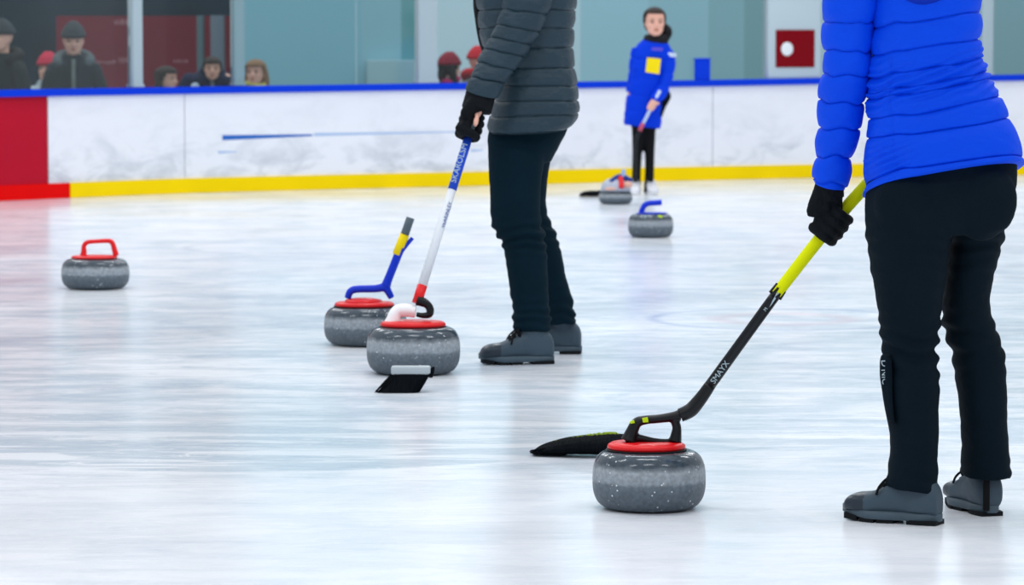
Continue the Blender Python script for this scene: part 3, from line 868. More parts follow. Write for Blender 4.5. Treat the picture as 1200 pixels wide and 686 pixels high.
bm = bmesh.new(); ball(bm, TOPP, (.0175,)*3); obj('end_cap', bm, M['plastic_black'], st)
dirs = (KB-B0).normalized()
towards = (EYE-(B0+KB)/2); towards = (towards-dirs*towards.dot(dirs)).normalized(); acr = dirs.cross(towards)
acr = acr if acr.z > 0 else -acr
wire_text('SMAYX', .021, M['letter_pale'], 'lettering', sh, W(823.5, 458.5, Y1).lerp(W(826, 458, Y1), .5)+dirs*.0+towards*.0, dirs, acr)
lt = bpy.data.objects[list(o.name for o in sh.children)[-1]]
# re-seat the lettering on the near side of the shaft
def seat_text(o_, start, d, tw, off):
    me = o_.data; base = WL[o_.name]
    cur = min(((v.co+base) for v in me.vertices), key=lambda p: p.dot(d))
    cen = sum(((v.co+base) for v in me.vertices), V((0, 0, 0)))/len(me.vertices)
    tgt = start+tw*off
    mv = (tgt-cen); mv = mv-d*mv.dot(d)+d*(tgt.dot(d)-cur.dot(d))
    me.transform(Matrix.Translation(mv))
seat_text(lt, B0+dirs*.015, dirs, towards, .0142)
t2 = wire_text('M', .012, M['letter_pale'], 'lettering', sh, B0, dirs, acr); seat_text(t2, B0+(KB-B0)*.82, dirs, towards, .0140)
bm = bmesh.new()
pa = B0+(KB-B0)*.86+towards*.0142-acr*.006
vs = [pa, pa+dirs*.045, pa+dirs*.045+acr*.007, pa+dirs*.02+acr*.004]
fv = [bm.verts.new(p) for p in vs]+[bm.verts.new(p+towards*.0008) for p in vs]
for q in ((3, 2, 1, 0), (4, 5, 6, 7), (0, 1, 5, 4), (1, 2, 6, 5), (2, 3, 7, 6), (3, 0, 4, 7)): bm.faces.new([fv[i] for i in q])
obj('pale_flash', bm, M['letter_pale'], sh, smooth=False)
# torn edge of the black sleeve on the yellow
bm = bmesh.new()
for k in range(7):
    a = 2*PI*k/7+.4
    d_ = towards*math.cos(a)+acr*math.sin(a)
    tube(bm, [KB+d_*.0135-dirs*.01, KB+d_*.0145+dirs*random.uniform(.004, .02)], [.006, .003], 8)
obj('sleeve_edge', bm, M['shaft_black'], sh)

# broom head behind nearest stone ------------------------------------------
bcen = G(668, 535)
br = thing('broom_head', 'flat black bristle broom head with lime fringe lying behind the nearest stone', 'broom', bcen)
Yb0 = bcen.y+.03
def bristle_fan():
    bm = bmesh.new(); rings = []
    keys = [(624, 528.5, 533, .030), (636, 523.5, 535.5, .05), (655, 518, 536, .07), (680, 512.5, 535, .085), (705, 509, 532, .085), (730, 508.5, 530, .07), (748, 512, 529, .045)]
    for i in range(60):
        x, yt, yb, hd = cr(keys, i/59)
        top = W(x, yt, Yb0+.02); bot = W(x, yb, Yb0-.02); c = (top+bot)/2; hz = (top.z-bot.z)/2
        c.z = max(c.z, .004+hz)
        r = []
        for j in range(36):
            a = 2*PI*j/36
            k = 1+.10*noise.noise(V((j*1.7, i*.06, 3)))+.05*noise.noise(V((j*4.1, i*.12, 9)))
            r.append(c+V((0, -hd*math.cos(a)*k, hz*math.sin(a)*k)))
        rings.append(r)
    skin(bm, rings)
    for k in range(90):
        x = random.uniform(620, 640); q = random.uniform(-.04, .04)
        y0 = random.uniform(527.5, 532.5)
        p1 = W(x+26, 526+random.uniform(-3, 8), Yb0+q); p0 = W(x, y0+random.uniform(-.5, 1), Yb0+q*1.3); p0.z = max(p0.z, .003); p1.z = max(p1.z, .004)
        tube(bm, [p1, p0], [.002, .0008], 5)
    return bm
bo = obj('bristles', bristle_fan(), M['bristle'], br)
bm = bmesh.new()
for k in range(420):
    x = random.uniform(642, 726); yt = cr([(636, 523.5), (655, 518), (680, 512.5), (705, 509), (730, 508.5)], (x-636)/94)[1]
    q = random.uniform(-.03, .04)
    p = W(x, yt+1.5, Yb0+.02+q); 
    tube(bm, [p, p+V((random.uniform(-.014, .004), random.uniform(-.004, .004), random.uniform(.003, .010)))], [.0018, .0006], 5)
fr_ = obj('fringe', bm, mat('fringe_lime', srgb(150, 176, 40), .8), br); fr_['label'] = 'lime green fringe along the top of the bristles'

# middle stone --------------------------------------------------------------
S2, c2 = stone_at(484.5, 437.5, .168, .168, 'grey curling stone with white handle behind the small black brush')
Y2 = c2.y
plate(S2, V((W(484, 380, Y2).x, Y2, 0)), .118, .1665, M['plastic_red'], .02)
zc = .168
bm = bmesh.new()
p = lambda x, y, dy=0: W(x, y, Y2+dy)
tube(bm, [p(458, 384), p(460.5, 376), p(463.5, 367), p(469, 363), p(478, 363), p(487, 365)], [.034, .0265, .0225, .021, .021, .019], 16, 30, flat=1.0)
tube(bm, [p(451, 382.5), p(462, 380), p(469, 383)], [.008, .014, .01], 12, 12)
tube(bm, [p(464, 366), p(475, 366), p(487, 368)], [.016, .0165, .0145], 16, 16)
tube(bm, [p(470, 377), p(480, 379), p(496, 379)], [.006, .007, .006], 10, 12)
obj('handle', union(bm, .0032, 4), M['plastic_white'], S2)
# man's stick
ms = thing('delivery_stick', 'straight white and blue stick with red collar held by the person in slate', 'stick', p(488, 352))
bm = bmesh.new()
tube(bm, [p(488.5, 352), p(495, 354), p(501, 357.5), p(504, 363), p(503, 368.5), p(496, 370), p(488, 368.5)], [.0195, .0175, .0145, .0140, .0130, .0105, .008], 16, 40)
obj('hook', bm, M['plastic_black'], ms)
T0 = p(488.5, 355.5); YM = G(605, 426).y; TH = W(553.3, 147, YM-.18); DV = (TH-T0).normalized()
def seg(f0, f1): return T0.lerp(TH, f0), T0.lerp(TH, f1)
bm = bmesh.new(); a, b_ = seg(0, .098); tube(bm, [a, b_], [.0185, .0182], 18); obj('collar', bm, M['plastic_red'], ms)
bm = bmesh.new(); a, b_ = seg(.096, .64); tube(bm, [a, b_], [.0172, .0150], 18); wsh = obj('shaft', bm, M['shaft_white'], ms)
bm = bmesh.new(); a, b_ = seg(.635, .955); tube(bm, [a, b_], [.0162, .0160], 18); bsh = obj('blue_sleeve', bm, M['shaft_blue'], ms)
bm = bmesh.new(); a, b_ = seg(.95, 1.16); tube(bm, [a, b_], [.0145, .0145], 18); obj('end_grip', bm, M['grip_grey'], ms)
tw = EYE-(T0+TH)/2; tw = (tw-DV*tw.dot(DV)).normalized(); ac = DV.cross(tw)
ac = ac if ac.x < 0 else -ac
t3 = wire_text('SKAROLSM', .031, M['letter_pale'], 'lettering', bsh, T0, DV, ac); seat_text(t3, T0.lerp(TH, .67), DV, (tw+ac*.35).normalized(), .0166)
t4 = wire_text('VEARINLEY', .020, M['letter_blue'], 'lettering', wsh, T0, DV, ac); seat_text(t4, T0.lerp(TH, .42), DV, (tw-ac*.5).normalized(), .0166)
# brush in front
bc = G(472, 460)
bh = thing('brush_head', 'small black brush with grey ferrule leaning before the white handled stone', 'brush', bc)
Ybr = bc.y+.03
bm = bmesh.new(); rings = []
for i in range(22):
    t = i/21
    xl = 459.5+(441.5-459.5)*t**1.1; xr = 505.5+(490-505.5)*t**1.0; y = 436.5+(460.8-436.5)*t
    rr = []
    for j in range(80):
        a = 2*PI*j/80
        k = 1+.16*noise.noise(V((j*2.3, t*.5, 1)))
        L_, R_ = W(xl, y+ (0 if t < .9 else .8*noise.noise(V((j*3.3, 1, 1)))), Ybr-.03*t), W(xr, y-2.6*t*0, Ybr-.03*t)
        cc = (L_+R_)/2
        q = cc+(R_-L_)/2*spw(math.cos(a), .6)+V((0, -(.022+.018*t)*spw(math.sin(a), .7)*k, 0))
        q.z = max(q.z, .002); rr.append(q)
    rings.append(rr)
skin(bm, rings)
for k in range(120):
    t = random.random(); a = W(460+44*t, 437, Ybr+random.uniform(-.02, .01)); b_ = W(440+51*t+random.uniform(-1.5, 1.5), 460.5+random.uniform(-1, .6), Ybr-.03+random.uniform(-.03, .01)); b_.z = max(b_.z, .002)
    tube(bm, [a, (a+b_)/2+V((0, -.006, 0)), b_], [.0028, .0026, .0012], 5)
tube(bm, [W(503, 440, Ybr), W(506.5, 434, Ybr-.01), W(508.3, 430, Ybr-.01)], [.014, .009, .003], 8, 10)
obj('bristles', bm, M['bristle'], bh)
bm = bmesh.new(); a, b_ = W(458.5, 434, Ybr), W(504.5, 434, Ybr); c = (a+b_)/2
box(bm, c, ((b_-a).length, .052, .028), None, .006); obj('ferrule', bm, M['ferrule'], bh)

# stone behind it -----------------------------------------------------------
S3, c3 = stone_at(428.5, 404, .163, .149, 'grey curling stone with red plate and blue handle half hidden behind another')
Y3 = c3.y
p = lambda x, y, dy=0: W(x, y, Y3+dy)
plate(S3, V((W(427, 350, Y3).x, Y3, 0)), .118, .149, M['plastic_red'], .018)
bm = bmesh.new(); lathe(bm, [(.078, 0), (.07, .012), (.04, .018), (.0005, .018)], V((W(426, 350, Y3).x, Y3, .149+.016)), 40, (True, True)); obj('plate_boss', bm, M['plastic_red'], S3)
bm = bmesh.new()
tube(bm, [p(407.5, 350), p(409.5, 343.5), p(414, 339.8), p(424, 338.8), p(440, 338.5), p(451, 337), p(455, 342), p(459, 349.5)], [.015, .0155, .0165, .0165, .017, .019, .016, .014], 16, 44, flat=.9)
obj('handle', union(bm, .0034, 3), M['plastic_blue'], S3)
bs = thing('delivery_stick', 'short blue stick with yellow band and grey end standing on the blue handle', 'stick', p(453, 334))
bm = bmesh.new(); a, b_, c = p(452, 335.5), p(470, 290), p(481, 257)
tube(bm, [a, p(456, 325), b_], [.0195, .0165, .0165], 16, 12); obj('shaft', bm, M['plastic_blue'], bs)
bm = bmesh.new(); tube(bm, [p(465.2, 298.5), p(474.3, 275)], [.0185, .0185], 16); o = obj('tape_band', bm, M['yellow_tag'], bs)
bm = bmesh.new(); tube(bm, [p(474, 276), p(481, 255.5)], [.0165, .0165], 16); obj('end_grip', bm, M['grip_grey'], bs)
bm = bmesh.new(); tube(bm, [p(469.5, 296), p(476.5, 287), p(483.5, 279)], [.009, .0085, .0075], 12, 12); obj('branch', bm, M['plastic_blue'], bs)

# left stone ----------------------------------------------------------------
S4, c4 = stone_at(112, 338.2, .163, .143, 'grey curling stone with red handle standing alone nearest the red board')
Y4 = c4.y
p = lambda x, y, dy=0: W(x, y, Y4+dy)
plate(S4, V((W(110.5, 300, Y4).x, Y4, 0)), .112, .143, M['plastic_red'], .014, False)
bm = bmesh.new()
tube(bm, [p(97.5, 301), p(98.3, 295), p(98.5, 288), p(103, 284), p(113, 283), p(128, 282.5), p(132, 285.5), p(134, 292), p(136.2, 300)], [.020, .0155, .013, .0125, .0115, .0125, .0135, .0145, .017], 16, 50, flat=.9)
obj('handle', union(bm, .0036, 3), M['plastic_red'], S4)

# blue handled stone -------------------------------------------------------
S5, c5 = stone_at(762.5, 278, .137, .139, 'small grey curling stone with open blue handle in front of the far player')
Y5 = c5.y
p = lambda x, y, dy=0: W(x, y, Y5+dy)
plate(S5, V((W(764, 250, Y5).x, Y5, 0)), .095, .139, M['plastic_blue'], .008, False)
bm = bmesh.new()
tube(bm, [p(751.5, 250.5), p(752.5, 246), p(755.5, 240.5), p(761, 238.3), p(768, 237.8), p(775.5, 237.3)], [.020, .019, .019, .0185, .019, .021], 16, 40, flat=.9)
obj('handle', union(bm, .004, 3), M['plastic_blue'], S5)
bm = bmesh.new(); q = p(773, 254.5, -.105); ball(bm, q, (.018, .008, .012)); o = obj('sticker', bm, M['lime'], S5); o['label'] = 'round lime sticker'
for xx in (753.5, 757, 761.5, 765): 
    pass
bm = bmesh.new()
for xx, hh in ((752, 4), (755.5, 5), (759, 4.5), (762, 3.5), (765, 5)):
    tube(bm, [p(xx, 252.2, -.103), p(xx+.8, 252.2+hh*.8, -.122)], .004, 6)
obj('lettering', bm, M['letter_pale'], S5)

# farthest stone -------------------------------------------------------------
S6, c6 = stone_at(721.5, 239.2, .122, .095, 'farthest grey curling stone at the feet of the far player')
Y6 = c6.y
p = lambda x, y, dy=0: W(x, y, Y6+dy)
bm = bmesh.new(); lathe(bm, [(.112, 0), (.108, .03), (.092, .062), (.06, .085), (.0005, .09)], V((c6.x+.002, Y6, .097)), 40, (True, True)); obj('handle_plate', bm, mat('cover_grey', srgb(176, 184, 200), .4), S6)
bm = bmesh.new(); tube(bm, [p(716, 213.5, -.07), p(720, 209.5, -.05), p(726, 206.5, -.03), p(733, 208.5, -.03), p(739, 212, -.06)], [.018, .018, .017, .02, .022], 12, 24); obj('handle', bm, mat('navy_plastic', srgb(30, 60, 140), .4), S6)
bm = bmesh.new(); tube(bm, [p(728, 220.5, -.112), p(728, 214, -.09), p(727, 208, -.06)], [.019, .018, .018], 12, 10); obj('red_plug', bm, M['plastic_red'], S6)
bm = bmesh.new(); ball(bm, p(736, 216.5, -.09), (.035, .02, .025)); obj('peach_tab', bm, M['peach'], S6)
bm = bmesh.new(); ball(bm, p(715.5, 221.5, -.105), (.045, .012, .012)); obj('peach_tab', bm, M['peach'], S6)
bm = bmesh.new(); tube(bm, [p(730, 208, -.03), p(731, 198.5, -.02)], [.019, .014], 12, 8); obj('handle_post', bm, mat('pale_blue', srgb(150, 180, 224), .4), S6)
fb = G(693, 231)
t = thing('broom_head', 'small black broom head lying beside the farthest stone', 'broom', fb)
bm = bmesh.new(); rings = []
for i in range(20):
    x, yt, yb, hd = cr([(679, 226.5, 230, .05), (686, 224, 230.8, .08), (695, 223.6, 231, .09), (704, 224.5, 231, .07)], i/19)
    a, b_ = W(x, yt, fb.y+.05), W(x, yb, fb.y-.03); cc = (a+b_)/2; hz = abs(a.z-b_.z)/2; cc.z = hz+.004
    rings.append([cc+V((0, -hd*math.cos(2*PI*j/24), hz*math.sin(2*PI*j/24)))*(1+.08*noise.noise(V((j*1.9, i*.2, 0)))) for j in range(24)])
skin(bm, rings); obj('bristles', bm, M['bristle'], t)
bm = bmesh.new(); a = rings[-1]; box(bm, V((W(703, 228, fb.y).x, fb.y, .03)), (.05, .1, .04), None, .008); obj('ferrule', bm, M['plastic_black'], t)

def legb(keys, ankle):
    return keys[:-3]+ankle
# ================================================================== WOMAN (nearest)
YW = G(1080, 612).y
PANT_TOP = [(1022, 185, 1186, 165, .03, .115), (1016, 205, 1191, 185, .03, .125), (1015, 226, 1191, 212, .03, .135), (1014, 246, 1186, 238, .03, .138), (1015, 262, 1181, 256, .03, .13), (1020, 276, 1174, 272, .03, .11)]
LEG_L = [(1016, 215, 1108, 215, .02, .115), (1014, 238, 1114, 238, .02, .125), (1014, 262, 1116, 262, .01, .118), (1016, 285, 1113, 288, .0, .107), (1020, 312, 1110, 316, 0, .1), (1025, 340, 1106, 343, 0, .094), (1029, 365, 1103, 367, 0, .088),
         (1031, 385, 1101, 388, 0, .085), (1032, 400, 1098, 402, 0, .08), (1036, 415, 1098, 416, 0, .076), (1036, 432, 1100, 434, .0, .08), (1036, 455, 1101, 457, 0, .083), (1039, 480, 1100, 482, 0, .08), (1042, 505, 1100, 508, 0, .076), (1043, 530, 1099, 534, 0, .075), (1040, 552, 1099, 560, -.005, .078), (1037, 570, 1099, 579, -.005, .08)]
LEG_R = [(1098, 210, 1190, 205, .06, .11), (1104, 235, 1187, 232, .06, .12), (1112, 258, 1180, 255, .07, .11), (1113, 280, 1176, 278, .08, .10), (1110, 305, 1170, 302, .09, .093), (1106, 340, 1161, 338, .10, .088), (1104, 365, 1160, 363, .11, .082),
         (1105, 385, 1167, 384, .12, .08), (1112, 402, 1173, 402, .12, .078), (1116, 418, 1177, 418, .12, .076), (1119, 440, 1179, 440, .12, .078), (1123, 468, 1180, 468, .12, .078), (1126, 495, 1180, 495, .12, .074), (1127, 520, 1182, 520, .13, .073), (1126, 543, 1184, 543, .14, .076), (1126, 557, 1185, 560, .14, .078)]
ARM_L = [(990, -50, 1040, -52, .0, .06), (976, -38, 1036, -34, -.005, .075), (968, -15, 1030, -12, -.005, .078), (965, 15, 1025, 18, .0, .076), (965, 45, 1022, 46, .02, .072), (966, 70, 1020, 72, .03, .07), (963, 92, 1018, 94, .05, .068), (960, 108, 1015, 111, .07, .066),
         (959, 125, 1011, 130, .085, .063), (959, 145, 1008, 149, .10, .06), (957, 165, 1003, 168, .12, .058), (957, 183, 998, 185, .135, .055), (953, 201, 996, 204, .145, .054), (951, 212, 992.5, 219.5, .15, .052, -.012)]
TORSO = [(1013, 227, 1198, 194.5, .03, .158, .035), (1015, 213, 1197, 184, .03, .157, .03), (1014, 198, 1193, 170, .03, .153, .02), (1015, 180, 1188, 154, .03, .148, .012), (1016, 163, 1182, 138, .03, .142), (1019, 147, 1175, 121, .03, .135), (1017, 132, 1167, 106, .03, .128), (1016, 117, 1160, 92, .03, .122), (1017, 103, 1154, 78, .025, .12),
         (1018, 85, 1150, 61, .02, .12), (1020, 62, 1149, 41, .015, .122), (1021, 36, 1148, 16, .01, .124), (1020, 10, 1147, -9, .01, .122), (1012, -18, 1148, -34, .01, .115), (1008, -40, 1142, -52, .01, .10), (1030, -58, 1124, -64, .01, .075), (1056, -70, 1111, -73, .01, .055)]
# her other arm, bent in front to the top of the stick
rsh = W(1118, -20, YW+.03)
R_ARM = [rsh, W(1118, 20, YW+.10), W(1112, 92, YW+.25), W(1092, 128, YW+.27), W(1073, 152, YW+.245)]
woman_H = .225
HMX = Matrix.Translation(W(1080, -84, YW+.02)) @ Matrix.Rotation(PI+.45, 4, 'Z') @ Matrix.Rotation(-.15, 4, 'X')
lwr = W(972, 214, YW+.15); rwr = R_ARM[-1]
AX = (TOPP-HA).normalized(); AXL = (HA-KB).normalized()
HANDP = HA.copy()
RH = HA.lerp(TOPP, .90)
def woman_body():
    bm = bmesh.new()
    loft(bm, PANT_TOP, YW, 20, 28, shrink=.84)
    loft(bm, legb(LEG_L, [(1055, 572, 1082, 574, -.01, .036), (1058, 594, 1084, 596, -.01, .034)]), YW, 40, 20, shrink=.72)
    loft(bm, legb(LEG_R, [(1140, 560, 1166, 562, .16, .034), (1141, 584, 1164, 584, .165, .030)]), YW, 40, 20, shrink=.72)
    loft(bm, TORSO, YW, 40, 28, shrink=.8)
    loft(bm, ARM_L, YW, 30, 18, shrink=.66)
    limb(bm, R_ARM, [.05, .048, .042, .036, .028])
    limb(bm, [lwr+V((0, 0, .03)), lwr, lwr.lerp(HANDP, .6)], [.028, .026, .022]); limb(bm, [rwr, rwr.lerp(RH, .5)], [.026, .02])
    tube(bm, [W(1083, -60, YW+.01), HMX @ V((0, .02, .03))], [.055, .052], 20)
    head(bm, HMX, woman_H)
    return union(bm, .0065, 4)
wroot = obj('person', woman_body(), M['skin'], loc=V((W(1100, 600, YW).x, YW, 0)))
tag(wroot, 'person in bright blue quilted jacket and black trousers holding a yellow stick, seen from behind', 'person')
hair(HMX, woman_H, wroot, M['hair_dark'], nape=.0)
face(HMX, woman_H, wroot)
bm = bmesh.new()
rows = [HMX @ V((0, .13, .16)), HMX @ V((0, .155, .08)), HMX @ V((0, .13, 0)), HMX @ V((0, .115, -.07))]
limb(bm, rows, [.03, .035, .03, .015]); obj('ponytail', bm, M['hair_dark'], wroot)

def trouser_disp(amp, knees, Yoff=0):
    def f(co, n):
        d = amp*.5*nz(co, 9, 1, 1, 2.4)+amp*.3*nz(co, 22, 1, 1, 2.2, 5)
        for zc, w_, a in knees:
            g = math.exp(-((co.z-zc)/w_)**2)
            d += a*g*math.sin((co.z-zc)*150+5*nz(co, 8, 1, 1, .8))*(.6+.6*nz(co, 6, off=3))
        return d
    return f
bm = bmesh.new()
loft(bm, PANT_TOP, YW, 26, 48)
loft(bm, LEG_L, YW, 70, 40); loft(bm, LEG_R, YW, 70, 40)
for x, y in ((1066, 240), (1150, 236)):
    c = W(x, y, YW-.055); ball(bm, c, (.088, .062, .095), 24, 16)
pm = union(bm, .0055, 9, trouser_disp(.004, [(.44, .07, .008), (.09, .05, .004), (.70, .035, .0045), (.62, .03, .002)]))
pants = obj('trousers', pm, M['black_pants'], wroot)
# side flap with small white letters on the shin
bm = bmesh.new(); rings = []
for i in range(20):
    x0, x1, y = cr([(1036, 1040, 414), (1031.5, 1042, 420), (1031, 1043, 440), (1033, 1043, 455), (1036, 1044, 475), (1040, 1046, 495)], i/19)
    a, b_ = W(x0, y, YW-.02), W(x1, y, YW-.02)
    rings.append([a, V((a.x+.002, a.y-.012, a.z)), V((b_.x, b_.y-.05, b_.z)), V((b_.x, b_.y+.02, b_.z)), V((a.x+.002, a.y+.012, a.z))])
skin(bm, rings); flap = obj('shin_pocket', bm, M['black_pants'], pants)
wire_text('D', .024, M['letter_pale'], 'lettering', flap, W(1032.6, 422, YW-.042), V((.08, 0, -1)), V((.92, -.30, 0)))
wire_text('NIC', .022, M['letter_pale'], 'lettering', flap, W(1032.8, 433, YW-.042), V((.08, 0, -1)), V((.92, -.30, 0)))

jam = puffs([-40, -10, 24, 55, 79, 96, 104, 127, 150, 202], .0085, 2.6, .0035, 1.3, valley=.0042, sig=1.0)
def jtorso(yc, an, p):
    d = jam(yc+2.5*math.exp(-((math.cos(an)+.62)/.16)**2), an, p)
    # princess seam down the left back
    if math.sin(an) > 0:
        k = math.cos(an)+.55+.12*math.sin(yc*.012)
        d -= .0035*math.exp(-(k/.018)**2) if yc > 60 else 0
        # waist folds
        g = math.exp(-((yc-95)/26)**2)
        d += .0045*g*math.sin(yc*.62+math.cos(an)*9+3*noise.noise(V((math.cos(an)*3, yc*.03, 0))))
        g2 = math.exp(-((yc-180)/25)**2)*math.exp(-((math.cos(an)+.75)/.3)**2)
        d += .0035*g2*math.sin(yc*.7+math.cos(an)*14)
    return d
bm = bmesh.new()
loft(bm, TORSO, YW, 380, 150, 2.35, jtorso)
jl = puffs([-28, 27, 61, 88, 120, 151, 183], .0075, 5, .004, 4.4, valley=.0045, sig=1.0)
loft(bm, ARM_L, YW, 260, 90, 2.2, jl)
def jr(i): pass
pr = []; rr_ = []
for i in range(120):
    t = i/119
    q = cr([list(x)+[r] for x, r in zip(R_ARM, [.062, .060, .058, .054, .048])], t)
    pr.append(V(q[:3])); u = (t*9) % 1
    rr_.append(q[3]+.010*(math.sqrt(max(0, 4*u*(1-u)))-.5))
tube(bm, pr, rr_, 40)
ball(bm, R_ARM[0], (.062, .062, .06), 24, 14)
jacket = obj('jacket', bm, M['blue_jacket'], wroot)
# collar and hood
bm = bmesh.new()
hc = W(1082, -30, YW-.085)
rings = []
for i in range(40):
    a = PI*i/39
    zz = math.cos(a); rr0 = math.sin(a)
    rings.append([hc+V((.078*rr0*spw(math.cos(2*PI*j/40), .9), -.062*rr0*math.sin(2*PI*j/40)*(1+.08*noise.noise(V((j*.5, i*.2, 0)))), .085*zz)) for j in range(40)])
skin(bm, rings)
hood = obj('hood', bm, M['hood_blue'], jacket)
bm = bmesh.new()
cc = W(1083, -72, YW+.01)
rings = [[cc+V((.066*k*math.cos(2*PI*j/32), .062*k*math.sin(2*PI*j/32), z)) for j in range(32)] for k, z in ((1.1, -.03), (1.08, 0), (1.0, .035), (.93, .035), (.95, 0), (.95, -.03))]
skin(bm, rings, (False, False)); obj('collar', bm, M['blue_jacket'], jacket)
# gloves
WFLIP = -1 if AXL.cross((lwr-HANDP).normalized()).y > 0 else 1
def knit(co, n): return .0008*nz(co, 120)
bm = bmesh.new()
grip(bm, HANDP, AXL, lwr, .0165, .0128, 1.06, flip=WFLIP, spread=.0215)
tube(bm, [lwr+V((0, 0, .03)), lwr, lwr.lerp(HANDP, .35)], [.036, .036, .035], 24, 12)
gl = obj('glove', union(bm, .0026, 3, knit), M['glove'], wroot)
bm = bmesh.new(); grip(bm, RH, AX, rwr, .0165, .0108, 1.0, flip=-1); tube(bm, [R_ARM[-1]+(R_ARM[-2]-R_ARM[-1])*.3, rwr, rwr.lerp(RH, .4)], [.034, .036, .034], 24, 12)
obj('glove', union(bm, .0032, 3), M['glove'], wroot)
# boots
heel = G(1098, 616); toe = G(987, 603)
boot('boot', G(1101.5, 615.5), (G(988, 607.5)-G(1102, 615.5)), .252, wroot, M['boot'], M['boot_toe'], M['midsole'], M['sole'], M['lace'])
boot('boot', G(1163, 605.5), V((-.30, 1, 0)), .242, wroot, M['boot'], M['boot_toe'], M['midsole'], M['sole'], M['lace'])
bm = bmesh.new()
hb = G(1155, 605.5); box(bm, V((hb.x, hb.y-.008, .058)), (.016, .018, .085), None, .003); obj('heel_loop', bm, M['lace'], wroot)

# ================================================================== MAN (middle)
MP_TOP = [(582, 120, 664, 118, .13, .15), (578, 140, 665, 138, .13, .15), (573, 158, 665, 152, .13, .15), (572, 176, 655, 172, .13, .16), (573, 192, 646, 190, .13, .14)]
ML_N = [(578, 140, 646, 140, .07, .088), (571.5, 157, 645, 157, .06, .092), (572, 180, 639, 180, .04, .092), (573, 208, 635, 208, .02, .088), (574, 235, 633, 237, 0, .083), (575, 256, 634, 258, 0, .08), (579, 271, 637, 272, 0, .077), (587, 283, 639, 282, 0, .072), (591, 298, 641, 298, 0, .072),
         (595, 322, 642, 322, 0, .073), (598, 345, 643, 345, 0, .071), (601, 362, 644, 361, 0, .068), (600, 374, 645, 373, 0, .07), (603, 389, 645.5, 387, 0, .07)]
ML_F = [(590, 140, 668, 136, .24, .088), (594, 155, 663, 148, .24, .09), (598, 172, 650, 170, .25, .088), (600, 192, 645, 190, .28, .085), (602, 220, 641, 220, .31, .08), (606, 250, 641, 248, .37, .076), (612, 272, 650, 270, .37, .073), (620, 300, 658, 297, .37, .072), (628, 328, 664, 326, .37, .072), (634, 350, 670, 348, .37, .07), (638, 367, 673, 364, .37, .068), (641, 382, 675.5, 378, .37, .07)]
M_TORSO = [(570.5, 151, 668, 146.5, .13, .215, -.022), (572, 143, 675, 139, .13, .222, -.015), (576, 130, 678.5, 128, .13, .222), (580, 112, 677, 112, .13, .215), (582, 95, 675, 96, .13, .205), (577, 78, 673, 80, .13, .2), (569, 62, 671, 62, .13, .2), (563, 42, 672, 42, .13, .2), (560, 20, 673.5, 20, .13, .205), (559, 0, 674.5, 0, .13, .205), (561, -20, 672, -20, .13, .2), (572, -42, 664, -44, .13, .18), (592, -60, 648, -62, .13, .12), (604, -72, 640, -73, .13, .07)]
M_ARM = [(596, -46, 648, -44, .0, .06), (589, -28, 650, -24, -.04, .082), (590, -10, 647, 0, -.065, .085), (588, 10, 641, 17, -.08, .082), (582, 27, 632, 38, -.09, .078), (575, 43, 622, 53, -.10, .074), (567.5, 57, 614, 67, -.11, .07), (560, 71, 604, 81, -.125, .067), (554, 85, 595, 93, -.14, .064), (549, 96, 588, 104, -.15, .06), (546.5, 104, 583, 113, -.155, .057, -.012)]
MH = W(553.3, 147, YM-.18)   # on the shaft
mw = W(563, 112, YM-.155)
MHX = Matrix.Translation(W(613, -88, YM+.13)) @ Matrix.Rotation(-PI/2+.1, 4, 'Z') @ Matrix.Rotation(.12, 4, 'X')
F_ARM = [W(622, -36, YM+.33), W(626, 20, YM+.36), W(628, 62, YM+.35), W(612, 90, YM+.33), W(600, 112, YM+.31)]
bm = bmesh.new()
loft(bm, MP_TOP, YM, 20, 24, shrink=.84); loft(bm, legb(ML_N, [(612, 385, 634, 384, 0, .038), (616, 408, 638, 408, 0, .036)]), YM, 36, 18, shrink=.72); loft(bm, legb(ML_F, [(648, 378, 668, 375, .40, .034), (649, 400, 670, 397, .40, .032)]), YM, 36, 18, shrink=.72)
loft(bm, M_TORSO, YM, 40, 28, shrink=.8); loft(bm, M_ARM, YM, 30, 18, shrink=.66)
limb(bm, F_ARM, [.055, .05, .045, .04, .032])
fingers_relaxed(bm, F_ARM[-1], V((-.1, 0, -1)), V((0, -1, 0)), .95)
GRIPKW = dict(flip=1 if DV.cross((mw-MH).normalized()).y > 0 else -1, thumb_end=-1)
limb(bm, [mw+V((0, 0, .03)), mw, mw.lerp(MH, .6)], [.03, .027, .022])
limb(bm, [mw.lerp(MH, .55), W(559.0, 137, YM-.215), W(557.8, 142, YM-.226), W(556.6, 147, YM-.226)], [.011, .0095, .0105, .0092])
tube(bm, [W(620, -60, YM+.13), MHX @ V((0, .02, .03))], [.06, .056], 20)
head(bm, MHX, .235)
mroot = obj('person', union(bm, .0065, 4), M['skin'], loc=V((W(625, 420, YM).x, YM+.1, 0)))
tag(mroot, 'person in dark slate quilted jacket and black glove holding the blue and white stick', 'person')
hair(MHX, .235, mroot, M['hair_black'], nape=.12); face(MHX, .235, mroot)
bm = bmesh.new()
loft(bm, MP_TOP, YM, 26, 44); loft(bm, ML_N, YM, 70, 36); loft(bm, ML_F, YM, 70, 36)
pm = union(bm, .006, 7, trouser_disp(.004, [(.47, .06, .008), (.16, .08, .006)]))
obj('trousers', pm, M['slate_pants'], mroot)
mt = puffs([-34, -12, 12, 33, 56, 79, 100, 118, 134, 148], .0085, 1.6, .006, 2.2, valley=.006, sig=.8)
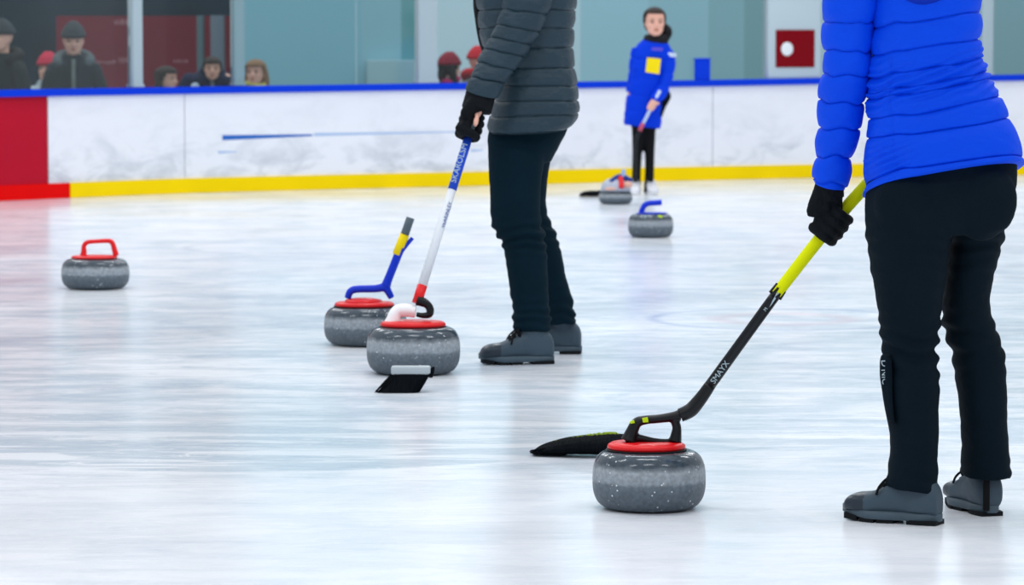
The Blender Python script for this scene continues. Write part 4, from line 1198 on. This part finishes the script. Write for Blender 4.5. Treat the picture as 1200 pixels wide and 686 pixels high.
def mtorso(yc, an, p):
    d = mt(yc, an, p)
    if math.sin(an) > 0:
        k = math.cos(an)-(.10)
        if yc > 52: d -= .005*math.exp(-(k/.022)**2)
        k2 = math.cos(an)+.38
        if 70 < yc: d -= .004*math.exp(-(k2/.02)**2)
    return d
bm = bmesh.new()
loft(bm, M_TORSO, YM, 260, 130, 2.9, mtorso)
ma = puffs([-14, 14, 33, 48, 62, 78, 94], .0075, 2.2, .006, 7.7, valley=.006, sig=.8)
loft(bm, M_ARM, YM, 220, 80, 2.2, ma)
pr = []; rr_ = []
for i in range(100):
    t = i/99
    q = cr([list(x)+[r] for x, r in zip(F_ARM, [.082, .08, .07, .064, .056])], t)
    pr.append(V(q[:3])); u = (t*8) % 1; rr_.append(q[3]+.010*(math.sqrt(max(0, 4*u*(1-u)))-.5))
tube(bm, pr, rr_, 32); ball(bm, F_ARM[0], (.082,)*3)
mj = obj('jacket', bm, M['dark_jacket'], mroot)
bm = bmesh.new()
tube(bm, [W(559.5, -16, YM+.11), W(558.5, 4, YM+.11), W(560.5, 22, YM+.11), W(564, 44, YM+.11), W(568.5, 60, YM+.11)], .013, 12, 30); obj('zip', bm, M['zip_dark'], mj)
bm = bmesh.new(); cc = W(622, -74, YM+.13)
skin(bm, [[cc+V((.075*k*math.cos(2*PI*j/32), .07*k*math.sin(2*PI*j/32), z)) for j in range(32)] for k, z in ((1.1, -.04), (1.08, 0), (1.0, .04), (.93, .04), (.95, 0), (.95, -.03))], (False, False)); obj('collar', bm, M['dark_jacket'], mj)
bm = bmesh.new()
grip(bm, MH, DV, mw, .0148, .0145, 1.25, tip=.5, **GRIPKW)
tube(bm, [mw+V((.005, 0, .035)), mw, mw.lerp(MH, .5)], [.052, .055, .055], 24, 12)
mg = obj('glove', union(bm, .0032, 3, knit), M['glove'], mroot)
bm = bmesh.new(); q = W(541.5, 136, YM-.20); ball(bm, q, (.005, .010, .011)); o = obj('glove_tab', bm, M['pale_band'], mg)
# boots
boot('boot', V((W(648, 418, YM+.0).x, YM-.0, 0)), V((-1, -.18, 0)), .275, mroot, M['boot'], M['boot_toe'], M['midsole'], M['sole'], M['lace'])
boot('boot', V((W(681, 408, YM+.39).x, YM+.39, 0)), V((-1, .12, 0)), .265, mroot, M['boot'], M['boot_toe'], M['midsole'], M['sole'], M['lace'])

# ================================================================== FAR PLAYER
YG = G(755, 228).y
GH_ = .212
GMX = Matrix.Translation(W(767, 41.5, YG-.02)) @ Matrix.Rotation(.12, 4, 'Z') @ Matrix.Rotation(.05, 4, 'X')
G_T = [(731.5, 146, 773.5, 151, 0, .13), (733, 130, 775, 134, 0, .13), (736, 110, 777, 113, 0, .125), (739, 92, 779, 93, 0, .12), (741, 75, 782, 76, 0, .115), (743, 62, 786, 64, 0, .10), (748, 53, 784, 55, 0, .085), (755, 46, 780, 48, 0, .065)]
G_A1 = [(741, 56, 754, 54, 0, .05), (738.5, 66, 753, 67, -.0, .055), (737, 82, 750, 83, .0, .05), (735, 98, 747, 98, -.0, .045), (733.5, 107, 743, 107.5, -.01, .04)]
G_A2 = [(776, 52, 786, 57, 0, .05), (776, 64, 791.5, 66, -.02, .055), (775, 80, 790.5, 83, -.05, .053), (773, 95, 786, 99, -.10, .05), (766, 108, 780, 113, -.15, .045), (762, 114.5, 773, 120, -.17, .042)]
G_L1 = [(740, 140, 757, 141, .0, .07), (740.5, 158, 756, 158, 0, .065), (741, 180, 752.5, 180, 0, .052), (740.5, 205, 751, 205, 0, .05), (739.5, 226, 751, 226.5, 0, .052)]
G_L2 = [(752, 140, 769, 142, .02, .07), (752.5, 158, 768, 160, .02, .065), (755.5, 180, 767, 181, .02, .052), (755.5, 205, 766.5, 205, .02, .05), (754, 226, 766.5, 226, .02, .052)]
ghw = W(768.5, 118, YG-.17); GSP = W(765, 124, YG-.2)
sA = W(770, 113, YG-.2); sB = W(750, 152, YG-.21); sDir = (sA-sB).normalized()
bm = bmesh.new()
loft(bm, G_T[1:], YG, 24, 22, shrink=.82)
for k, s_ in ((G_A1, .7), (G_A2, .7)): loft(bm, k, YG, 22, 14, shrink=s_)
for k in (G_L1, G_L2): loft(bm, k, YG, 22, 16, shrink=.8)
tube(bm, [W(767.5, 52, YG), GMX @ V((0, .02, .03))], [.05, .048], 16)
head(bm, GMX, GH_)
grip(bm, GSP, sDir, ghw, .012, .0105, 1.0, flip=1)
fingers_relaxed(bm, W(738, 108, YG-.01), V((0, -.1, -1)), V((1, -.3, 0)), .8, 1)
groot = obj('person', union(bm, .006, 2), M['skin'], loc=V((W(755, 228, YG).x, YG, 0)))
tag(groot, 'person in long bright blue coat with yellow patch standing before the far boards', 'person')
face(GMX, GH_, groot)
hair(GMX, GH_, groot, M['hair_dark'], front=.80, nape=.02, grow=.04)
bm = bmesh.new(); limb(bm, [W(777, 30, YG+.06), W(781, 37, YG+.04), W(779.5, 45, YG+.03)], [.03, .045, .035]); obj('ponytail', bm, M['hair_black'], groot)
bm = bmesh.new(); loft(bm, [(754, 51, 783, 51, 0, .085), (753.5, 46, 783, 46, 0, .085), (756, 40.5, 781, 40, 0.01, .075)], YG, 12, 28, cap=(True, True)); obj('neck_warmer', bm, M['hair_black'], groot)
bm = bmesh.new(); loft(bm, [(739, 130, 770, 132, .01, .1), (739.5, 150, 770, 151, .01, .1)], YG, 8, 24)
for k in (G_L1, G_L2): loft(bm, k, YG, 24, 20)
obj('trousers', union(bm, .008, 4), mat('leggings_black', srgb(12, 13, 17), .8), groot)
bm = bmesh.new()
gt = puffs([70, 92, 112, 132, 147], .010, 1.0, .006, 3.1, valley=.003, sig=.7)
loft(bm, G_T, YG, 120, 60, 2.3, gt, grow=.004); loft(bm, G_A1, YG, 60, 32, 2.2, puffs([68, 84, 98], .008, .8, .004, 5)); loft(bm, G_A2, YG, 60, 32, 2.2, puffs([70, 85, 100], .008, .8, .004, 6))
gj = obj('coat', bm, mat('coat_blue', srgb(2, 58, 214), .65, spec=.08), groot)
def decal(name, pts, Yd, mt, parent, th=.012):
    b = bmesh.new(); patch(b, pts, Yd, th); return obj(name, b, mt, parent, smooth=False)
decal('number_patch', [(758.5, 67.5), (774.5, 69), (772.5, 87), (756.5, 84.5)], YG-.135, M['yellow_tag'], gj, .03)['label'] = 'yellow patch'
decal('chest_print', [(764, 55.5), (777, 56), (776, 60), (763.5, 59)], YG-.105, M['purple'], gj, .03)
bm = bmesh.new(); loft(bm, [(778, 60.5, 792.5, 62.5, -.015, .06), (777.5, 66, 793, 67.5, -.02, .06)], YG, 6, 24); obj('arm_band', bm, M['pale_band'], gj)
bm = bmesh.new(); limb(bm, [W(779, 108, YG-.05), W(781, 113, YG-.06), W(777, 124, YG-.05), W(774, 136, YG-.05)], [.03, .035, .025, .015]); obj('hanging_glove', bm, M['glove'], groot)
for x, Yo, f in ((746, 0, V((-.1, -1, 0))), (760.5, .02, V((.15, -1, 0)))):
    hp = V((W(x, 228, YG+Yo).x, YG+Yo+.07, 0))
    boot('shoe', hp, f, .225, groot, M['white_shoe'], M['white_shoe'], M['white_shoe'], M['plastic_white'], M['white_shoe'], ankle=.11)
gs = thing('delivery_stick', 'short white stick with red collar held by the far player', 'stick', sB)
bm = bmesh.new(); tube(bm, [sA+sDir*.05, sB.lerp(sA, .05)], [.0125, .0125], 12); obj('shaft', bm, mat('stick_pale', srgb(196, 214, 238), .4), gs)
bm = bmesh.new(); tube(bm, [sB.lerp(sA, .18), sB-sDir*.01], [.016, .016], 12); obj('collar', bm, mat('collar_red', srgb(196, 84, 110), .4), gs)
bm = bmesh.new(); tube(bm, [sB, W(745.5, 166, YG-.19), W(745.5, 195, YG-.15), W(746, 212, YG-.14)], [.014, .012, .012, .012], 12, 20); obj('lower_shaft', bm, M['shaft_black'], gs)

# ================================================================== SPECTATORS
def spectator(px, py_top, h, back, label, jac, pants=None, hat=None, hairm=None, yaw=0, lean=0, hair_len=0, scarf=None, zipm=None, hoodm=None, headpitch=0, shoulder=.82, shade=None, drop=(0, 0), hk=1.0):
    """standing figure behind the boards; h body height, facing the rink, local -y forward"""
    bp = board_pt(px); Yp = bp.y+back
    top = W(px, py_top, Yp)
    k = (top.z-FLZ)/(.88+.82*math.cos(lean))
    # head top after leaning
    hipz = .88*k
    zl = hipz+(1.70*k-hipz)*math.cos(lean); yl = -(1.70*k-hipz)*math.sin(lean)
    X = top.x
    base = V((X, Yp-yl*0, FLZ))
    R = Matrix.Rotation(yaw, 4, 'Z')
    def T(p):
        p = V(p)
        if p.z > hipz:
            d = p-V((0, 0, hipz)); c, s = math.cos(lean), math.sin(lean)
            p = V((p.x, d.y*c-d.z*s, hipz+d.z*c+d.y*s))
        return base+(R @ p)
    def ring(z, hw, hd, cy=0, n=28, ex=2.2):
        return [T(V((hw*k*spw(math.cos(2*PI*j/n), 2/ex), cy*k+hd*k*spw(math.sin(2*PI*j/n), 2/ex), z*k))) for j in range(n)]
    sh_ = shoulder
    tor = [(.80, .155, .105), (.95, .14, .095), (1.12, .15*(sh_*.5+.5), .11), (1.28, .185*sh_, .11), (1.37, .18*sh_, .095), (1.42, .11, .075), (1.46, .062, .062)]
    def rings(tab, g, n=30):
        out = []
        for i in range(n):
            z, hw, hd = cr(tab, i/(n-1)); out.append(ring(z, hw+g, hd+g))
        return out
    arm = lambda s: [T(V((s*.185*sh_*k, 0, 1.345*k))), T(V((s*.245*sh_*k, .0, 1.20*k))), T(V((s*.255*sh_*k, -.01*k, 1.06*k))), T(V((s*.22*k, -.12*k, .95*k))), T(V((s*.16*k, -.21*k, .90*k)))]
    leg = lambda s: [T(V((s*.09*k, 0, .86*k))), T(V((s*.095*k, -.01*k, .5*k))), T(V((s*.10*k, .01*k, .10*k)))]
    H = .225*(k**.55)*hk
    yh = 1.70*k-H
    hm = Matrix.Translation(T(V((0, -.015*k-drop[0], yh-drop[1])))) @ R @ Matrix.Rotation(lean*.6+headpitch, 4, 'X')
    bm = bmesh.new()
    skin(bm, rings(tor, 0)); tube(bm, [T(V((0, .0, 1.40*k))), hm @ V((0, .02, .06*k))], [.055*k, .052*k], 16)
    head(bm, hm, H)
    for s in (-1, 1):
        limb(bm, arm(s), [.05*k, .045*k, .04*k, .034*k, .028*k], 14, 20)
        limb(bm, leg(s), [.085*k, .058*k, .042*k], 14, 20)
        limb(bm, [T(V((s*.10*k, .03*k, .045*k))), T(V((s*.105*k, -.14*k, .035*k)))], [.04*k, .03*k], 12, 8)
        fingers_relaxed(bm, arm(s)[-1], (arm(s)[-1]-arm(s)[-2]), R @ V((-s*.5, 0, -1)), .9*k, 1)
    root = obj('person', union(bm, .008, 2), M['skin'], loc=base)
    tag(root, label, 'person', None)
    face(hm, H, root)
    jb = bmesh.new()
    jt = [(.74, .178, .12), (.80, .176, .12), (.95, .166, .12), (1.12, .18*(sh_*.5+.5), .13), (1.28, .2*sh_, .12), (1.37, .19*sh_, .11), (1.42, .12, .09), (1.47, .085, .085)]
    n = 60; rs = []
    for i in range(n):
        z, hw, hd = cr(jt, i/(n-1)); r = ring(z, hw, hd, 0, 40)
        rs.append([p+V((0, 0, 0))+(p-base).normalized()*0+V((.012*k*noise.noise(p*7), .012*k*noise.noise(p*7+V((5, 0, 0))), .004*k*noise.noise(p*9))) for p in r])
    skin(jb, rs)
    for s in (-1, 1):
        a = arm(s); limb(jb, a[:4]+[a[3].lerp(a[4], .75)], [.07*k, .066*k, .064*k, .058*k, .05*k], 20, 30)
    jo = obj('jacket', jb, jac, root)
    tb = bmesh.new(); skin(tb, [ring(z, hw, hd) for z, hw, hd in ((.76, .15, .11), (.86, .165, .12), (.95, .155, .11))])
    for s in (-1, 1): l = leg(s); limb(tb, [l[0], l[1], l[2]], [.098*k, .072*k, .06*k], 16, 20)
    obj('trousers', tb, pants or M['slate_pants'], root)
    sb = bmesh.new()
    for s in (-1, 1): limb(sb, [T(V((s*.10*k, .035*k, .05*k))), T(V((s*.105*k, -.15*k, .045*k)))], [.05*k, .042*k], 14, 10)
    obj('shoes', sb, M['sole'], root)
    if hairm and not (hat and not hair_len): hair(hm, H, root, hairm, nape=.0 if hair_len else .12, side=.2 if hair_len else .4, grow=.05)
    if hair_len:
        b = bmesh.new()
        for s in (-1, 0, 1):
            limb(b, [hm @ V((s*.30*H, .18*H+(.0 if s else .2*H), .62*H)), hm @ V((s*.36*H, .16*H+(.0 if s else .25*H), .2*H)), hm @ V((s*.40*H, .10*H+(.0 if s else .3*H), -hair_len*H))], [.13*H, .16*H, .12*H], 14, 16)
        obj('long_hair', b, hairm, root)
    if hat: beanie(hm, H, root, hat)
    if scarf:
        b = bmesh.new()
        pts = [T(V((.085*k*math.cos(a), .085*k*math.sin(a)-.005, (1.45+.015*math.sin(2*a))*k))) for a in [2*PI*i/16 for i in range(17)]]
        tube(b, pts, .030*k, 12, 50)
        tube(b, [T(V((.04*k, -.085*k, 1.44*k))), T(V((.07*k, -.14*k, 1.34*k))), T(V((.06*k, -.15*k, 1.15*k)))], [.03*k, .035*k, .035*k], 12, 16)
        obj('scarf', b, scarf, root)
    if zipm:
        b = bmesh.new(); tube(b, [T(V((0, -.095*k, 1.43*k))), T(V((0, -.125*k, 1.34*k))), T(V((0, -.142*k, 1.15*k))), T(V((0, -.13*k, .9*k)))], [.016*k]*4, 10, 20); obj('zip', b, zipm, jo)
    if hoodm:
        b = bmesh.new()
        pts = [T(V((.125*k*math.sin(a), .05*k+.105*k*math.cos(a)-.03*k, (1.475-.05*(1-math.cos(a)))*k))) for a in [(-2.5+5*i/20) for i in range(21)]]
        tube(b, pts, [.02*k]+[.045*k]*19+[.02*k], 14, 60); obj('hood', b, hoodm, jo)
    return root, T, hm, H, k, jo
J = lambda n, c, **kw: mat(n, srgb(*c), .7, var=.25, vscale=10, **kw)
sp1 = spectator(2, 27, 1.68, .95, 'spectator in dark cap and charcoal coat at the left edge behind the glass', J('coat_charcoal', (38, 46, 50)), hat=J('cap_dark', (52, 60, 66)), hairm=M['hair_black'], yaw=-.55, zipm=J('zip_grey', (88, 98, 102)), hoodm=J('collar_black', (24, 28, 34)))
sp2 = spectator(86, 30, 1.66, .95, 'spectator in grey knit hat and dark parka with grey hood before the banner', J('parka_dark', (34, 44, 54)), hat=J('beanie_grey', (58, 64, 70)), hairm=M['hair_dark'], yaw=.1, zipm=J('zip_pale', (120, 130, 128)), hoodm=J('hood_grey', (86, 98, 104)), headpitch=.12)
sp3 = spectator(57, 65, 1.40, 1.8, 'child in red knit hat and pale jacket partly behind the man in the parka', J('jacket_pale', (178, 190, 196)), hat=J('hat_red', (190, 34, 66)), hairm=M['hair_dark'], yaw=-.3)
sp4 = spectator(194, 78, 1.30, .75, 'child with dark hair and blue jacket turned to the side beside the first post', J('jacket_royal', (26, 52, 104)), hairm=M['hair_dark'], yaw=1.1, hair_len=.1)
sp5 = spectator(248, 49, 1.60, 1.3, 'person in navy jacket with grey collar leaning forward behind the boards', J('jacket_navy', (14, 28, 62)), hairm=M['hair_dark'], yaw=.1, lean=.3, drop=(.10, .10), hk=.84, zipm=J('shirt_grey', (128, 134, 144)), shoulder=1.08, headpitch=-.1)
root, T, hm, H, k, jo = sp5
bm = bmesh.new(); q = T(V((-.15*k, -.125*k, 1.33*k))); ball(bm, q, (.035, .02, .03)); obj('shoulder_badge', bm, M['pale_band'], jo)
sp6 = spectator(300, 70, 1.36, .72, 'spectator with long blond hair, brown coat and yellow scarf beside the teal post', J('coat_tan', (122, 108, 104)), hairm=M['hair_blond'], yaw=-.25, hair_len=.25, scarf=J('scarf_yellow', (196, 190, 90)))
sp7 = spectator(526, 65, 1.36, .95, 'child in dark red hat, navy jacket and magenta scarf behind the boards', J('jacket_deep_navy', (16, 24, 70)), hat=J('hat_maroon', (132, 20, 44)), hairm=M['hair_black'], yaw=2.3, scarf=J('scarf_magenta', (168, 16, 92)), hair_len=.05)
sp8 = spectator(560, 58, 1.42, 1.2, 'child in round bright red hat and pale jacket half hidden by a slate sleeve', J('jacket_pale_grey', (168, 180, 190)), hat=J('hat_scarlet', (190, 18, 40)), hairm=M['hair_dark'], yaw=2.6, hoodm=J('hood_scarlet', (182, 18, 40)))

# ================================================================== LIGHT
wd = bpy.data.worlds.new('hall_light'); SC.world = wd; wd.use_nodes = True
bg = wd.node_tree.nodes['Background']; bg.inputs[0].default_value = (.92, .95, 1.0, 1); bg.inputs[1].default_value = .62
def lamp(x, y, z, sx, sy, power, tilt=0):
    l = bpy.data.lights.new('ceiling_lamp', 'AREA'); l.shape = 'RECTANGLE'; l.size = sx; l.size_y = sy; l.energy = power; l.color = (.95, .97, 1.0)
    o = bpy.data.objects.new('ceiling_lamp', l); COL.objects.link(o); o.location = (x, y, z); o.rotation_euler = (tilt, 0, 0)
for y in (3, 9, 15, 21, 27, 33):
    for x in (-5, 0, 5):
        lamp(x, y, 7.0, 2.6, .5, 103)
vs_ = SC.view_settings
vs_.view_transform = 'Standard'; vs_.look = 'None'; vs_.exposure = .04; vs_.gamma = 1; vs_.use_curve_mapping = False
